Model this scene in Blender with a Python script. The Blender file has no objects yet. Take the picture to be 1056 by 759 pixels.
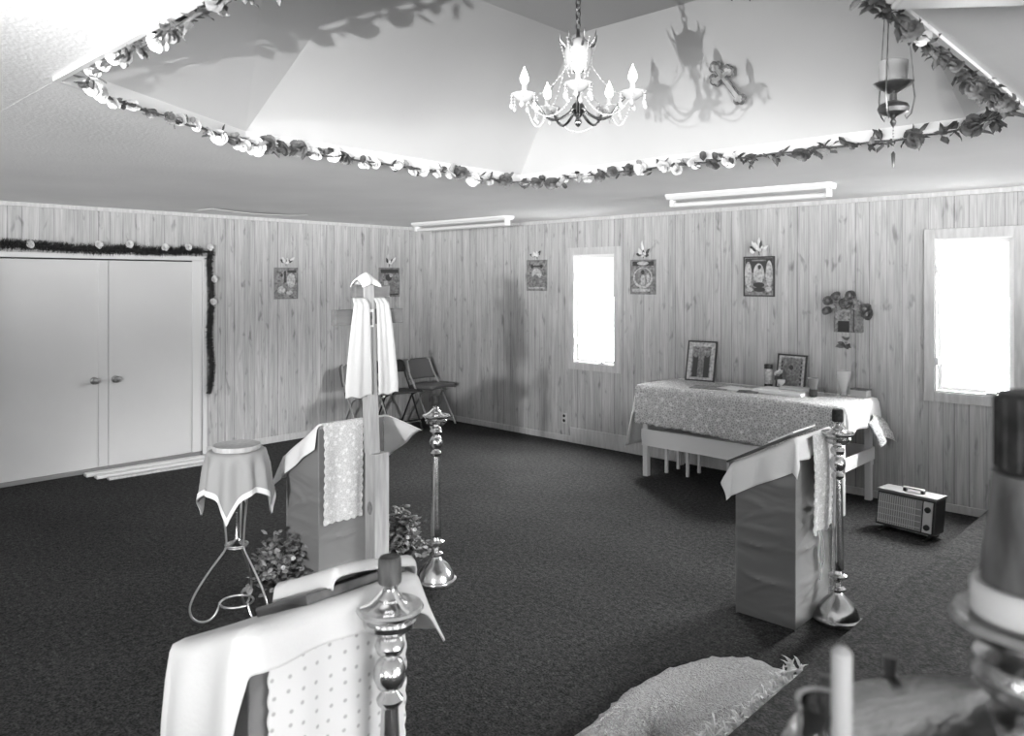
import bpy, math, random
from mathutils import Vector, Matrix
R = random.Random(7)
PI = math.pi
SC = bpy.context.scene
COL = SC.collection

# ------------------------------------------------------------------ materials
def new_mat(name):
    m = bpy.data.materials.new(name); m.use_nodes = True
    nt = m.node_tree
    return m, nt, nt.nodes['Principled BSDF']

def g3(v): return (v, v, v, 1)

def node(nt, kind, **kw):
    n = nt.nodes.new(kind)
    for k, v in kw.items():
        if k in n.inputs: n.inputs[k].default_value = v
        else: setattr(n, k, v)
    return n

def mat(name, v, rough=.6, metal=0, var=0, vscale=8, bump=0, bscale=40, stretch=None, sheen=0, detail=4, emit=0, spec=None):
    m, nt, b = new_mat(name)
    b.inputs['Roughness'].default_value = rough
    b.inputs['Metallic'].default_value = metal
    if spec is not None: b.inputs['Specular IOR Level'].default_value = spec
    if sheen: b.inputs['Sheen Weight'].default_value = sheen
    b.inputs['Base Color'].default_value = g3(v)
    L = nt.links.new
    if var or bump:
        tc = node(nt, 'ShaderNodeTexCoord'); mp = node(nt, 'ShaderNodeMapping')
        if stretch: mp.inputs['Scale'].default_value = stretch
        L(tc.outputs['Object'], mp.inputs['Vector'])
    if var:
        n = node(nt, 'ShaderNodeTexNoise', Scale=vscale, Detail=detail)
        L(mp.outputs['Vector'], n.inputs['Vector'])
        r = node(nt, 'ShaderNodeMapRange')
        r.inputs[1].default_value = .3; r.inputs[2].default_value = .7
        r.inputs[3].default_value = max(0, v-var); r.inputs[4].default_value = min(1, v+var)
        L(n.outputs['Fac'], r.inputs[0]); L(r.outputs[0], b.inputs['Base Color'])
    if bump:
        n2 = node(nt, 'ShaderNodeTexNoise', Scale=bscale, Detail=detail)
        L(mp.outputs['Vector'], n2.inputs['Vector'])
        bp = node(nt, 'ShaderNodeBump', Strength=bump, Distance=.02)
        L(n2.outputs['Fac'], bp.inputs['Height']); L(bp.outputs['Normal'], b.inputs['Normal'])
    if emit:
        b.inputs['Emission Color'].default_value = g3(1); b.inputs['Emission Strength'].default_value = emit
    return m

def panel_mat(name, axis):
    """vertical groove wood panelling, random plank widths repeating every 1.22 m"""
    m, nt, b = new_mat(name); L = nt.links.new
    tc = node(nt, 'ShaderNodeTexCoord'); sp = node(nt, 'ShaderNodeSeparateXYZ')
    L(tc.outputs['Object'], sp.inputs[0])
    c = sp.outputs[axis]
    ad = node(nt, 'ShaderNodeMath', operation='ADD'); ad.inputs[1].default_value = 20 - 4.113 + (0 if axis == 0 else .35); L(c, ad.inputs[0])
    dv = node(nt, 'ShaderNodeMath', operation='DIVIDE'); dv.inputs[1].default_value = 1.22; L(ad.outputs[0], dv.inputs[0])
    fr = node(nt, 'ShaderNodeMath', operation='FRACT'); L(dv.outputs[0], fr.inputs[0])
    gro = [0, .10, .21, .33, .41, .49, .60, .735, .85, .945, 1.04, 1.14]
    tint = [.95, 1.0, .9, .98, 1.0, .93, .97, .9, 1.0, .94, .99, .92]
    rp = node(nt, 'ShaderNodeValToRGB'); rp.color_ramp.interpolation = 'CONSTANT'
    el = rp.color_ramp.elements
    w = .0065/1.22
    el[0].position = 0; el[0].color = g3(.58); el[1].position = w; el[1].color = g3(tint[0])
    for g, t in zip(gro[1:], tint[1:]):
        e = el.new(g/1.22); e.color = g3(.62); e = el.new(g/1.22+w); e.color = g3(t)
    L(fr.outputs[0], rp.inputs[0])
    def noise(sx, sz, scale, detail, dist=0, off=0):
        mp = node(nt, 'ShaderNodeMapping')
        mp.inputs['Scale'].default_value = (sx, sx, sz); mp.inputs['Location'].default_value = (off, off, off)
        L(tc.outputs['Object'], mp.inputs['Vector'])
        n = node(nt, 'ShaderNodeTexNoise', Scale=scale, Detail=detail, Distortion=dist)
        L(mp.outputs['Vector'], n.inputs['Vector']); return n.outputs['Fac']
    def rng(src, a, b_, lo, hi):
        r = node(nt, 'ShaderNodeMapRange')
        for k, v in zip((1, 2, 3, 4), (a, b_, lo, hi)): r.inputs[k].default_value = v
        L(src, r.inputs[0]); return r.outputs[0]
    def mul(a, c2):
        k = node(nt, 'ShaderNodeMath', operation='MULTIPLY'); L(a, k.inputs[0])
        if isinstance(c2, float): k.inputs[1].default_value = c2
        else: L(c2, k.inputs[1])
        return k.outputs[0]
    grain = rng(noise(60, 2.2, 1, 4, 1.2), .3, .7, .74, 1.1)
    broad = rng(noise(14, 1.1, 1, 3, .8, 5), .35, .7, 1.05, .84)
    knots = rng(noise(16, 5.5, 1, 2, .4, 9), .61, .74, 1.0, .55)
    f = mul(mul(mul(mul(grain, broad), knots), rp.outputs[0]), .51)
    L(f, b.inputs['Base Color'])
    b.inputs['Roughness'].default_value = .5; b.inputs['Specular IOR Level'].default_value = .3
    bp = node(nt, 'ShaderNodeBump', Strength=.35, Distance=.004); L(rp.outputs[0], bp.inputs['Height']); L(bp.outputs['Normal'], b.inputs['Normal'])
    return m

def carpet_mat(name, v):
    m, nt, b = new_mat(name); L = nt.links.new
    tc = node(nt, 'ShaderNodeTexCoord')
    n1 = node(nt, 'ShaderNodeTexNoise', Scale=95, Detail=4); n2 = node(nt, 'ShaderNodeTexNoise', Scale=1.6, Detail=4)
    n3 = node(nt, 'ShaderNodeTexNoise', Scale=34, Detail=4)
    for n in (n1, n2, n3): L(tc.outputs['Object'], n.inputs['Vector'])
    def rng(src, a, b_, lo, hi):
        r = node(nt, 'ShaderNodeMapRange')
        for k, w in zip((1, 2, 3, 4), (a, b_, lo, hi)): r.inputs[k].default_value = w
        L(src, r.inputs[0]); return r.outputs[0]
    a = rng(n1.outputs['Fac'], .3, .7, .3*v, 1.75*v); c = rng(n2.outputs['Fac'], .3, .7, .85, 1.15); d = rng(n3.outputs['Fac'], .3, .7, .5, 1.5)
    k = node(nt, 'ShaderNodeMath', operation='MULTIPLY'); L(a, k.inputs[0]); L(c, k.inputs[1])
    k2 = node(nt, 'ShaderNodeMath', operation='MULTIPLY'); L(k.outputs[0], k2.inputs[0]); L(d, k2.inputs[1])
    L(k2.outputs[0], b.inputs['Base Color'])
    b.inputs['Roughness'].default_value = .95; b.inputs['Specular IOR Level'].default_value = .1
    bp = node(nt, 'ShaderNodeBump', Strength=.6, Distance=.01); L(n1.outputs['Fac'], bp.inputs['Height']); L(bp.outputs['Normal'], b.inputs['Normal'])
    return m

def lace_mat(name, lo, hi, scale, thin=.12):
    m, nt, b = new_mat(name); L = nt.links.new
    tc = node(nt, 'ShaderNodeTexCoord')
    v = node(nt, 'ShaderNodeTexVoronoi', Scale=scale, feature='DISTANCE_TO_EDGE')
    w = node(nt, 'ShaderNodeTexVoronoi', Scale=scale*.38); n = node(nt, 'ShaderNodeTexNoise', Scale=scale*.5, Detail=2)
    for q in (v, w, n): L(tc.outputs['Object'], q.inputs['Vector'])
    r = node(nt, 'ShaderNodeMapRange')
    for k, x in zip((1, 2, 3, 4), (.02, thin, hi, lo)): r.inputs[k].default_value = x
    L(v.outputs['Distance'], r.inputs[0])
    r2 = node(nt, 'ShaderNodeMapRange')
    for k, x in zip((1, 2, 3, 4), (.25, .4, 1.12, .88)): r2.inputs[k].default_value = x
    L(w.outputs['Distance'], r2.inputs[0])
    k = node(nt, 'ShaderNodeMath', operation='MULTIPLY'); L(r.outputs[0], k.inputs[0]); L(r2.outputs[0], k.inputs[1])
    L(k.outputs[0], b.inputs['Base Color']); b.inputs['Roughness'].default_value = .9; b.inputs['Specular IOR Level'].default_value = .1
    bp = node(nt, 'ShaderNodeBump', Strength=.5, Distance=.003); L(r.outputs[0], bp.inputs['Height']); L(bp.outputs['Normal'], b.inputs['Normal'])
    return m

def eyelet_mat(name, v, scale=26):
    m, nt, b = new_mat(name); L = nt.links.new
    tc = node(nt, 'ShaderNodeTexCoord')
    sx_ = node(nt, 'ShaderNodeSeparateXYZ'); cx_ = node(nt, 'ShaderNodeCombineXYZ'); L(tc.outputs['Object'], sx_.inputs[0]); L(sx_.outputs[1], cx_.inputs[0]); L(sx_.outputs[2], cx_.inputs[1])
    w = node(nt, 'ShaderNodeTexVoronoi', voronoi_dimensions='2D', Scale=scale, Randomness=.3); L(cx_.outputs[0], w.inputs['Vector'])
    r = node(nt, 'ShaderNodeMapRange')
    for k, x in zip((1, 2, 3, 4), (.09, .16, v*.6, v)): r.inputs[k].default_value = x
    L(w.outputs['Distance'], r.inputs[0]); L(r.outputs[0], b.inputs['Base Color'])
    b.inputs['Roughness'].default_value = .85; b.inputs['Specular IOR Level'].default_value = .15
    bp = node(nt, 'ShaderNodeBump', Strength=.5, Distance=.004); L(r.outputs[0], bp.inputs['Height']); L(bp.outputs['Normal'], b.inputs['Normal'])
    return m

def satin_mat(name, v):
    m, nt, b = new_mat(name); L = nt.links.new
    tc = node(nt, 'ShaderNodeTexCoord'); mp = node(nt, 'ShaderNodeMapping')
    mp.inputs['Rotation'].default_value = (.5, .5, .2); mp.inputs['Scale'].default_value = (1.2, 1.2, 3.4)
    L(tc.outputs['Object'], mp.inputs['Vector'])
    n = node(nt, 'ShaderNodeTexNoise', Scale=1.7, Detail=1.5, Distortion=1.0); L(mp.outputs['Vector'], n.inputs['Vector'])
    b.inputs['Base Color'].default_value = g3(v); b.inputs['Roughness'].default_value = .22; b.inputs['Sheen Weight'].default_value = .2
    b.inputs['Anisotropic'].default_value = .4
    bp = node(nt, 'ShaderNodeBump', Strength=.6, Distance=.05); L(n.outputs['Fac'], bp.inputs['Height']); L(bp.outputs['Normal'], b.inputs['Normal'])
    return m

def glass_mat(name, tint=1.0, milk=0):
    m = bpy.data.materials.new(name); m.use_nodes = True; nt = m.node_tree; nt.nodes.clear(); L = nt.links.new
    o = node(nt, 'ShaderNodeOutputMaterial'); mx = node(nt, 'ShaderNodeMixShader'); t = node(nt, 'ShaderNodeBsdfTransparent')
    gl = node(nt, 'ShaderNodeBsdfGlossy'); gl.inputs['Roughness'].default_value = .03; t.inputs[0].default_value = g3(tint)
    lw = node(nt, 'ShaderNodeLayerWeight', Blend=.12); f = node(nt, 'ShaderNodeMath', operation='MULTIPLY'); f.inputs[1].default_value = .6
    L(lw.outputs['Facing'], f.inputs[0]); L(f.outputs[0], mx.inputs[0]); L(t.outputs[0], mx.inputs[1]); L(gl.outputs[0], mx.inputs[2]); last = mx
    if milk:
        df = node(nt, 'ShaderNodeBsdfDiffuse'); df.inputs[0].default_value = g3(.8); m2 = node(nt, 'ShaderNodeMixShader'); m2.inputs[0].default_value = milk
        L(mx.outputs[0], m2.inputs[1]); L(df.outputs[0], m2.inputs[2]); last = m2
    L(last.outputs[0], o.inputs[0])
    return m

M = dict(
    panel_x=panel_mat('wood_panelling_back', 0), panel_y=panel_mat('wood_panelling_side', 1),
    carpet=carpet_mat('dark_carpet', .033), carpet2=carpet_mat('platform_carpet', .026),
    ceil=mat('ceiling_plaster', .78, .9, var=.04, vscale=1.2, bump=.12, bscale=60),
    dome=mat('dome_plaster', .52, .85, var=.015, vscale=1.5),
    white=mat('white_paint', .72, .5), door=mat('door_paint', .6, .45, var=.015, vscale=2), trim=mat('trim_paint', .66, .5),
    woodtrim=mat('pale_wood_trim', .5, .5, var=.07, vscale=5, stretch=(8, 8, 1)), grey=mat('grey_metal_strip', .22, .5),
    brass=mat('polished_brass', .62, .2, 1, var=.08, vscale=14, bump=.04, bscale=30),
    darkbronze=mat('dark_bronze', .12, .35, 1), brassdark=mat('dull_brass', .36, .32, 1, var=.1, vscale=20), chrome=mat('chrome', .8, .15, 1),
    steel=mat('pale_tube_steel', .55, .35, .9), dark=mat('dark_wax', .018, .5, var=.01, vscale=60, bump=.2, bscale=80, spec=.15),
    brownwax=mat('brown_wax', .07, .5, spec=.2, var=.04, vscale=40, stretch=(1, 1, .3)), black=mat('black_plastic', .015, .4), blackmetal=mat('black_enamel', .02, .35),
    sheer=mat('pale_grey_cloth', .36, .8), cloth=mat('white_cotton', .8, .9, bump=.12, bscale=90, spec=.15), clothdim=mat('white_cotton_dimmed', .62, .9, bump=.12, bscale=90, spec=.15), clothsoft=mat('white_linen', .57, .9, bump=.25, bscale=14, spec=.15),  # cotton in two tones to offset lighting: lightened where dim, darkened in bright foreground
    lace=lace_mat('crochet_lace', .36, .68, 50, .2), lacew=lace_mat('white_lace_runner', .6, .78, 75), eyelet=eyelet_mat('eyelet_cotton', .6, 27),
    satin=satin_mat('grey_satin', .2), satin2=satin_mat('dark_satin', .17),
    crosswood=mat('cross_pine', .34, .55, var=.07, vscale=4, stretch=(10, 10, 1.2)), crossbar=mat('cross_bar_wood', .13, .6, var=.025, vscale=4, stretch=(8, 1.2, 8)), darkwood=mat('dark_wood', .07, .45, var=.03, vscale=5, stretch=(1, 8, 8)),
    leafd=mat('dark_leaf', .075, .55, var=.04, vscale=12), leafm=mat('plant_leaf', .14, .55, var=.08, vscale=14), leafp=mat('pale_leaf', .24, .6, var=.08, vscale=14), petalw=mat('pale_petal', .66, .8), petald=mat('deep_petal', .11, .7, var=.06, vscale=20),
    tinsel=mat('dark_tinsel', .03, .45, var=.02, vscale=60), pot=mat('dark_pot', .035, .3), seatfab=mat('grey_vinyl', .13, .5, bump=.1), seatdark=mat('black_vinyl', .02, .45),
    cream=mat('cream_paper', .5, .7), paper=mat('white_paper', .82, .8), picgrey=mat('picture_grey', .2, .55, var=.13, vscale=45), picdark=mat('picture_dark', .04, .5), piclight=mat('picture_light', .42, .6, var=.18, vscale=45), picmid=mat('picture_mid', .17, .6, var=.08, vscale=40),
    glass=glass_mat('clear_glass', .97), cutglass=glass_mat('cut_glass', .95, .35), glassdark=mat('dark_glass', .03, .1), glassgrey=mat('smoked_glass', .16, .15), crystal=mat('crystal', .55, .08, 0, spec=.9),
    taperwax=mat('wax_collar', .4, .6), taper=mat('wax_taper', .3, .5), candle=mat('candle_tube', .5, .5), bulb=mat('lit_bulb', 1, .4, emit=7), tube=mat('fluorescent_tube', .62, .3), rug=mat('shag_rug', .5, .95, var=.12, vscale=70, bump=1, bscale=120), fringe=mat('rug_fringe', .72, .95),
    grille=mat('heater_grille', .26, .45, .3), heatertop=mat('woodgrain_top', .14, .5, var=.04, vscale=6, stretch=(1, 12, 1)), ground=mat('pale_grass_field', .55, 1, var=.1, vscale=.5), tree=mat('hazy_tree_leaf', .5, 1),  # tree leaves paled, haze and glare put into their colour
)

# ------------------------------------------------------------------ mesh builder
class MB:
    def __init__(s): s.v = []; s.f = []; s.mi = []; s.m = 0
    def mat(s, i): s.m = i; return s
    def add(s, vs, fs):
        o = len(s.v); s.v += [tuple(p) for p in vs]
        for f in fs: s.f.append(tuple(o+i for i in f)); s.mi.append(s.m)
        return s
    def box(s, x0, x1, y0, y1, z0, z1, T=None):
        vs = [Vector((x, y, z)) for x in (x0, x1) for y in (y0, y1) for z in (z0, z1)]
        if T is not None: vs = [T @ p for p in vs]
        return s.add(vs, [(0, 1, 3, 2), (4, 6, 7, 5), (0, 4, 5, 1), (2, 3, 7, 6), (0, 2, 6, 4), (1, 5, 7, 3)])
    def lathe(s, prof, n=32, c=(0, 0, 0), T=None, cap=True):
        vs = []; fs = []
        for r, z in prof:
            for k in range(n):
                a = 2*PI*k/n; vs.append(Vector((c[0]+r*math.cos(a), c[1]+r*math.sin(a), c[2]+z)))
        for i in range(len(prof)-1):
            for k in range(n):
                k2 = (k+1) % n
                fs.append((i*n+k, i*n+k2, (i+1)*n+k2, (i+1)*n+k))
        if cap:
            if prof[0][0] > 1e-5: fs.append(tuple(range(n-1, -1, -1)))
            if prof[-1][0] > 1e-5: fs.append(tuple((len(prof)-1)*n+k for k in range(n)))
        if T is not None: vs = [T @ p for p in vs]
        return s.add(vs, fs)
    def tube(s, pts, r, n=8, closed=False):
        pts = [Vector(p) for p in pts]; N = len(pts); vs = []; fs = []
        rr = r if isinstance(r, (list, tuple)) else [r]*N
        up = None
        for i, p in enumerate(pts):
            a = pts[(i-1) % N] if (closed or i > 0) else p; b = pts[(i+1) % N] if (closed or i < N-1) else p
            t = (b-a).normalized()
            if up is None: up = Vector((0, 0, 1)) if abs(t.z) < .9 else Vector((1, 0, 0))
            x = t.cross(up)
            if x.length < 1e-4: x = t.cross(Vector((.3, 1, .2)))
            x.normalize(); y = x.cross(t).normalized(); up = y
            for k in range(n):
                an = 2*PI*k/n; vs.append(p + rr[i]*(math.cos(an)*x+math.sin(an)*y))
        for i in range(N if closed else N-1):
            j = (i+1) % N
            for k in range(n):
                k2 = (k+1) % n; fs.append((i*n+k, i*n+k2, j*n+k2, j*n+k))
        if not closed: fs += [tuple(range(n-1, -1, -1)), tuple((N-1)*n+k for k in range(n))]
        return s.add(vs, fs)
    def prism(s, poly, z0, z1, T=None):
        n = len(poly)
        vs = [Vector((x, y, z0)) for x, y in poly] + [Vector((x, y, z1)) for x, y in poly]
        if T is not None: vs = [T @ p for p in vs]
        return s.add(vs, [tuple(range(n-1, -1, -1)), tuple(range(n, 2*n))] + [(k, (k+1) % n, n+(k+1) % n, n+k) for k in range(n)])
    def grid(s, fn, nu, nv):
        vs = [fn(i/nu, j/nv) for i in range(nu+1) for j in range(nv+1)]
        fs = [(i*(nv+1)+j, (i+1)*(nv+1)+j, (i+1)*(nv+1)+j+1, i*(nv+1)+j+1) for i in range(nu) for j in range(nv)]
        return s.add(vs, fs)
    def ball(s, c, r, n=12, m=8, sz=1):
        prof = [(r*math.sin(PI*i/m), -r*sz*math.cos(PI*i/m)) for i in range(m+1)]
        prof[0] = (1e-6, prof[0][1]); prof[-1] = (1e-6, prof[-1][1])
        return s.lathe(prof, n, c)
    def leaf(s, base, d, up, L, W, bend=.25):
        d = Vector(d).normalized(); up = Vector(up); sd = d.cross(up)
        if sd.length < 1e-3: sd = d.cross(Vector((.3, .5, .8)))
        sd.normalize(); nn = sd.cross(d).normalized(); b = Vector(base)
        P = lambda t, w, h: b + d*(L*t) + sd*(W*w) + nn*(L*h)
        return s.add([P(0, 0, 0), P(.35, -.5, -.02), P(.4, 0, bend*.5), P(.35, .5, -.02), P(.75, -.36, .03), P(.75, .36, .03), P(1, 0, -bend*.3)],
                     [(0, 2, 1), (0, 3, 2), (1, 2, 6, 4), (2, 3, 5, 6)])
    def build(s, name, mats, parent=None, smooth=False, angle=40, bevel=0, solid=0, sub=0, loc=None):
        me = bpy.data.meshes.new(name); me.from_pydata(s.v, [], s.f); me.validate()
        if not isinstance(mats, (list, tuple)): mats = [mats]
        for q in mats: me.materials.append(q)
        if len(mats) > 1 and len(me.polygons) == len(s.mi): me.polygons.foreach_set('material_index', s.mi)
        if smooth:
            me.polygons.foreach_set('use_smooth', [True]*len(me.polygons))
            if angle: me.set_sharp_from_angle(angle=math.radians(angle))
        o = bpy.data.objects.new(name, me); COL.objects.link(o)
        if parent: o.parent = parent
        if loc: o.location = loc
        if bevel:
            b = o.modifiers.new('bevel', 'BEVEL'); b.width = bevel; b.segments = 2; b.limit_method = 'ANGLE'
        if solid:
            q = o.modifiers.new('thick', 'SOLIDIFY'); q.thickness = solid; q.offset = 1
        if sub:
            q = o.modifiers.new('sub', 'SUBSURF'); q.levels = q.render_levels = sub
        return o

def tag(o, label, cat, group=None, kind=None):
    o['label'] = label; o['category'] = cat
    if group: o['group'] = group
    if kind: o['kind'] = kind
    return o
def thing(name, label, cat, loc=(0, 0, 0), rz=0, group=None):
    o = bpy.data.objects.new(name, None); COL.objects.link(o); o.location = loc; o.rotation_euler = (0, 0, rz); o.empty_display_size = .05
    return tag(o, label, cat, group)
def struct(o): o['kind'] = 'structure'; return o
def dup(root, loc=None, rz=None, label=None):
    def cp(o, par):
        c = o.copy(); COL.objects.link(c)
        if par: c.parent = par
        for k in list(o.children): cp(k, c)
        return c
    kids = list(root.children)
    r = root.copy(); COL.objects.link(r)
    for k in kids: cp(k, r)
    if loc is not None: r.location = loc
    if rz is not None: r.rotation_euler = (0, 0, rz)
    if label: r['label'] = label
    return r
def lerp(a, b, t): return a+(b-a)*t
def Tm(loc, rx=0, ry=0, rz=0):
    return Matrix.Translation(loc) @ Matrix.Rotation(rz, 4, 'Z') @ Matrix.Rotation(ry, 4, 'Y') @ Matrix.Rotation(rx, 4, 'X')

# ------------------------------------------------------------------ room shell
H = 2.44; X1 = 12.2; Y0 = -12.2; EDGE = 6.35; PZ = .13
struct(MB().box(-.15, X1+.15, Y0-.15, .15, -.06, 0).build('floor', M['carpet']))
b = MB().box(EDGE, X1, Y0, 0, 0, PZ)
struct(b.build('platform', M['carpet2'], bevel=.012))

def wall_with_holes(name, mats, axis, pos0, pos1, a0, a1, holes, z1=H+.03):
    """wall along `axis` from a0 to a1, thickness pos0..pos1, rectangular holes (a,b,zlo,zhi)"""
    m = MB()
    def bx(p, q, zl, zh):
        if q-p < 1e-4 or zh-zl < 1e-4: return
        if axis == 0: m.box(p, q, pos0, pos1, zl, zh)
        else: m.box(pos0, pos1, p, q, zl, zh)
    cur = a0
    for (p, q, zl, zh) in sorted(holes):
        bx(cur, p, 0, z1); bx(p, q, 0, zl); bx(p, q, zh, z1); cur = q
    bx(cur, a1, 0, z1)
    return struct(m.build(name, mats))
DY0, DYM, DY1, DZ = -4.83, -3.945, -3.055, 1.965
W1 = (2.37, 2.915, .875, 2.045); W2 = (5.945, 6.47, .905, 2.085)
wall_with_holes('wall_left', M['panel_y'], 1, -.14, 0, Y0, .14, [(DY0, DY1, 0, DZ)])
wall_with_holes('wall_back', M['panel_x'], 0, 0, .14, 0, X1, [W1, W2])
FW = [(1.0, 2.2, .05, 2.3), (5.0, 6.6, .05, 2.3), (8.8, 11.2, .05, 2.3)]  # openings added in the unseen front and right walls to let fill light in
RW = [(-11.4, -8.8, .05, 2.2), (-7.4, -4.8, .05, 2.2), (-3.6, -1.4, .05, 2.2)]
wall_with_holes('wall_front', M['panel_x'], 0, Y0-.14, Y0, -.14, X1, FW)
wall_with_holes('wall_right', M['panel_y'], 1, X1, X1+.14, Y0-.14, .14, RW)

# ceiling with a clipped square opening
OP = [(4.09, -2.70), (4.17, -4.75), (4.80, -5.745), (7.085, -5.735), (7.06, -3.02), (6.79, -2.69)]
TOPZ = 3.15; FAS = .045
TP = [(4.93, -3.17), (4.95, -4.6), (5.25, -5.2), (6.72, -5.2), (6.72, -3.35), (6.6, -3.17)]
b = MB(); n = len(OP)
CX0, CX1, CY0, CY1 = -.14, X1+.14, Y0-.14, .14
outer = [(CX0, CY1), (CX0, -4.75), (CX0, CY0), (CX1, CY0), (CX1, -3.02), (CX1, CY1)]
for zc in (H, H+.03):
    b.add([(x, y, zc) for x, y in OP]+[(x, y, zc) for x, y in outer], [(i, (i+1) % n, n+(i+1) % n, n+i) if zc > H else (n+i, n+(i+1) % n, (i+1) % n, i) for i in range(n)])
struct(b.build('ceiling', M['ceil']))
def flat_shell(rings, faces_top, name, m):
    b = MB(); k = len(rings[0]); vs = [p for r in rings for p in r]; fs = []
    for a in range(len(rings)-1):
        for i in range(k): fs.append((a*k+i, a*k+(i+1) % k, (a+1)*k+(i+1) % k, (a+1)*k+i))
    if faces_top: fs.append(tuple((len(rings)-1)*k+i for i in range(k)))
    return b.add(vs, fs).build(name, m)
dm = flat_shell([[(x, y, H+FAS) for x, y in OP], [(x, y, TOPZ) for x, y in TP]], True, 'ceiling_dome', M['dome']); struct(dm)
cx, cy = 5.6, -4.2
def off(P_, d):
    return [(x+(x-cx)/math.hypot(x-cx, y-cy)*d, y+(y-cy)/math.hypot(x-cx, y-cy)*d) for x, y in P_]
fas = flat_shell([[(x, y, H+FAS+.001) for x, y in off(OP, .0)], [(x, y, H-.012) for x, y in off(OP, .0)], [(x, y, H-.012) for x, y in off(OP, .022)], [(x, y, H+.01) for x, y in off(OP, .022)]], False, 'trim_1', M['trim']); struct(fas)

# ceiling joint seams and patched panel
b = MB()
b.box(0, 4.82, -5.747, -5.743, H-.0004, H+.002)
struct(b.build('trim_2', M['ceil']))
b = MB()
b.grid(lambda u, v: (.44+.3*v, -3.3+1.0*u, H-.006-.022*math.sin(PI*u)*math.sin(PI*v*.5+PI*.5*0)), 12, 6)
struct(b.build('trim_3', M['ceil'], solid=.004))
b = MB().box(0.015, X1, -.03, 0, H-.035, H); struct(b.build('trim_4', M['woodtrim']))
b = MB().box(0, .03, Y0, 0, H-.035, H); struct(b.build('trim_5', M['woodtrim']))

# doors on the left wall
def door(name, ya, yb, knob_y, strip):
    d = struct(MB().box(-.045, -.012, ya+.004, yb-.004, .035, DZ-.012).build(name, M['door'], bevel=.003))
    if strip:
        MB().box(-.012, -.004, yb-.085, yb-.004, .04, DZ-.015).build('meeting_strip', M['door'], d)
    k = MB(); T = Tm((-.012, knob_y, .84), ry=PI/2)
    k.lathe([(.034, 0), (.034, .006), (.016, .012), (.012, .03), (.026, .038), (.03, .052), (.024, .064), (.004, .068)], 20, T=T)
    k.build('door_knob', M['brassdark'], d, smooth=True)
    return d
door('door_1', DY0, DYM, DYM-.125, True); door('door_2', DYM, DY1, DYM+.06, False)
b = MB()
b.box(-.05, .014, DY1, DY1+.045, 0, DZ+.045); b.box(-.05, .014, DY0-.045, DY0, 0, DZ+.045); b.box(-.05, .014, DY0, DY1, DZ, DZ+.045)
b.box(-.012, -.002, DY1-.10, DY1, .035, DZ)
struct(b.build('trim_6', M['trim'], bevel=.003))
struct(MB().box(-.05, .02, DY0-.6, DY1-.02, 0, .035).build('trim_7', M['grey'], bevel=.004))
b = MB().box(-.14, -.1, DY0, DY1, 0, DZ+.05); struct(b.build('trim_8', M['black']))
struct(MB().box(0, .012, DY1+.05, 0, 0, .07).build('baseboard_left', M['woodtrim'], bevel=.002))
b = MB(); b.box(.012, 2.34, -.012, 0, 0, .065); b.box(5.2, EDGE, -.012, 0, 0, .06); struct(b.build('baseboard_back', M['woodtrim'], bevel=.002))
struct(MB().box(2.33, 5.2, -.018, 0, 0.0, .165).build('trim_9', M['woodtrim'], bevel=.003))

# windows
def window(name, w, hw):
    x0, x1, z0, z1 = w
    b = MB(); t = .075; e = .018   # flat wood casing on the wall
    b.box(x0-t, x0, -e, 0, z0-t, z1+t); b.box(x1, x1+t, -e, 0, z0-t, z1+t); b.box(x0, x1, -e, 0, z1, z1+t); b.box(x0, x1, -e, 0, z0-t, z0)
    root = struct(b.build(name, M['woodtrim'], bevel=.003))
    f = MB(); s = .03   # jamb lining + sash
    f.box(x0, x0+.012, -.012, .13, z0, z1); f.box(x1-.012, x1, -.012, .13, z0, z1); f.box(x0+.012, x1-.012, -.012, .13, z1-.012, z1); f.box(x0+.012, x1-.012, -.012, .13, z0, z0+.015)
    f.build('window_frame', M['white'], root, bevel=.002)
    f = MB(); a, c = .03, .062
    xa, xb, za, zb = x0+.012, x1-.012, z0+.015, z1-.012
    f.box(xa, xa+s, a, c, za, zb); f.box(xb-s, xb, a, c, za, zb); f.box(xa+s, xb-s, a, c, zb-s, zb); f.box(xa+s, xb-s, a, c, za, za+s)
    f.build('window_sash', M['white'], root, bevel=.002)
    MB().box(xa+s, xb-s, .044, .048, za+s, zb-s).build('glass_pane', M['glass'], root)
    k = MB(); cxk = lerp(x0, x1, .72)
    k.box(cxk-.03, cxk+.03, -.03, .02, z0+.015, z0+.03); k.tube([(cxk, -.02, z0+.03), (cxk+.02, -.05, z0+.045), (cxk+.07, -.055, z0+.04)], .006); k.ball((cxk+.075, -.055, z0+.044), .011)
    k.build('crank_handle', M['steel'], root, smooth=True)
    k = MB()
    for hz in (lerp(z0, z1, .2), lerp(z0, z1, .8)): k.box(x0+.01, x0+.03, -.02, .03, hz-.03, hz+.03)
    k.build('hinge', M['white'], root, bevel=.002)
window('window_1', W1, 0); window('window_2', W2, 0)
# outside: field and a distant tree
struct(MB().box(-60, 60, .6, 120, -.5, -.4).build('ground_outside', M['ground']))
rt = thing('distant_tree', 'hazy tree faintly seen through the wide window at the right', 'tree', (6.0, 30, -.4))
MB().lathe([(.35, 0), (.25, 2.2), (.2, 3)], 10).build('trunk', M['tree'], rt, smooth=True)
b = MB()
for i in range(26):
    a = R.random()*2*PI; q = R.random()**.5*2.6; z = 3+R.random()*3.4
    b.ball((q*math.cos(a), q*math.sin(a), z), .6+R.random()*.6, 8, 6)
b.build('crown', M['tree'], rt, smooth=True)

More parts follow.
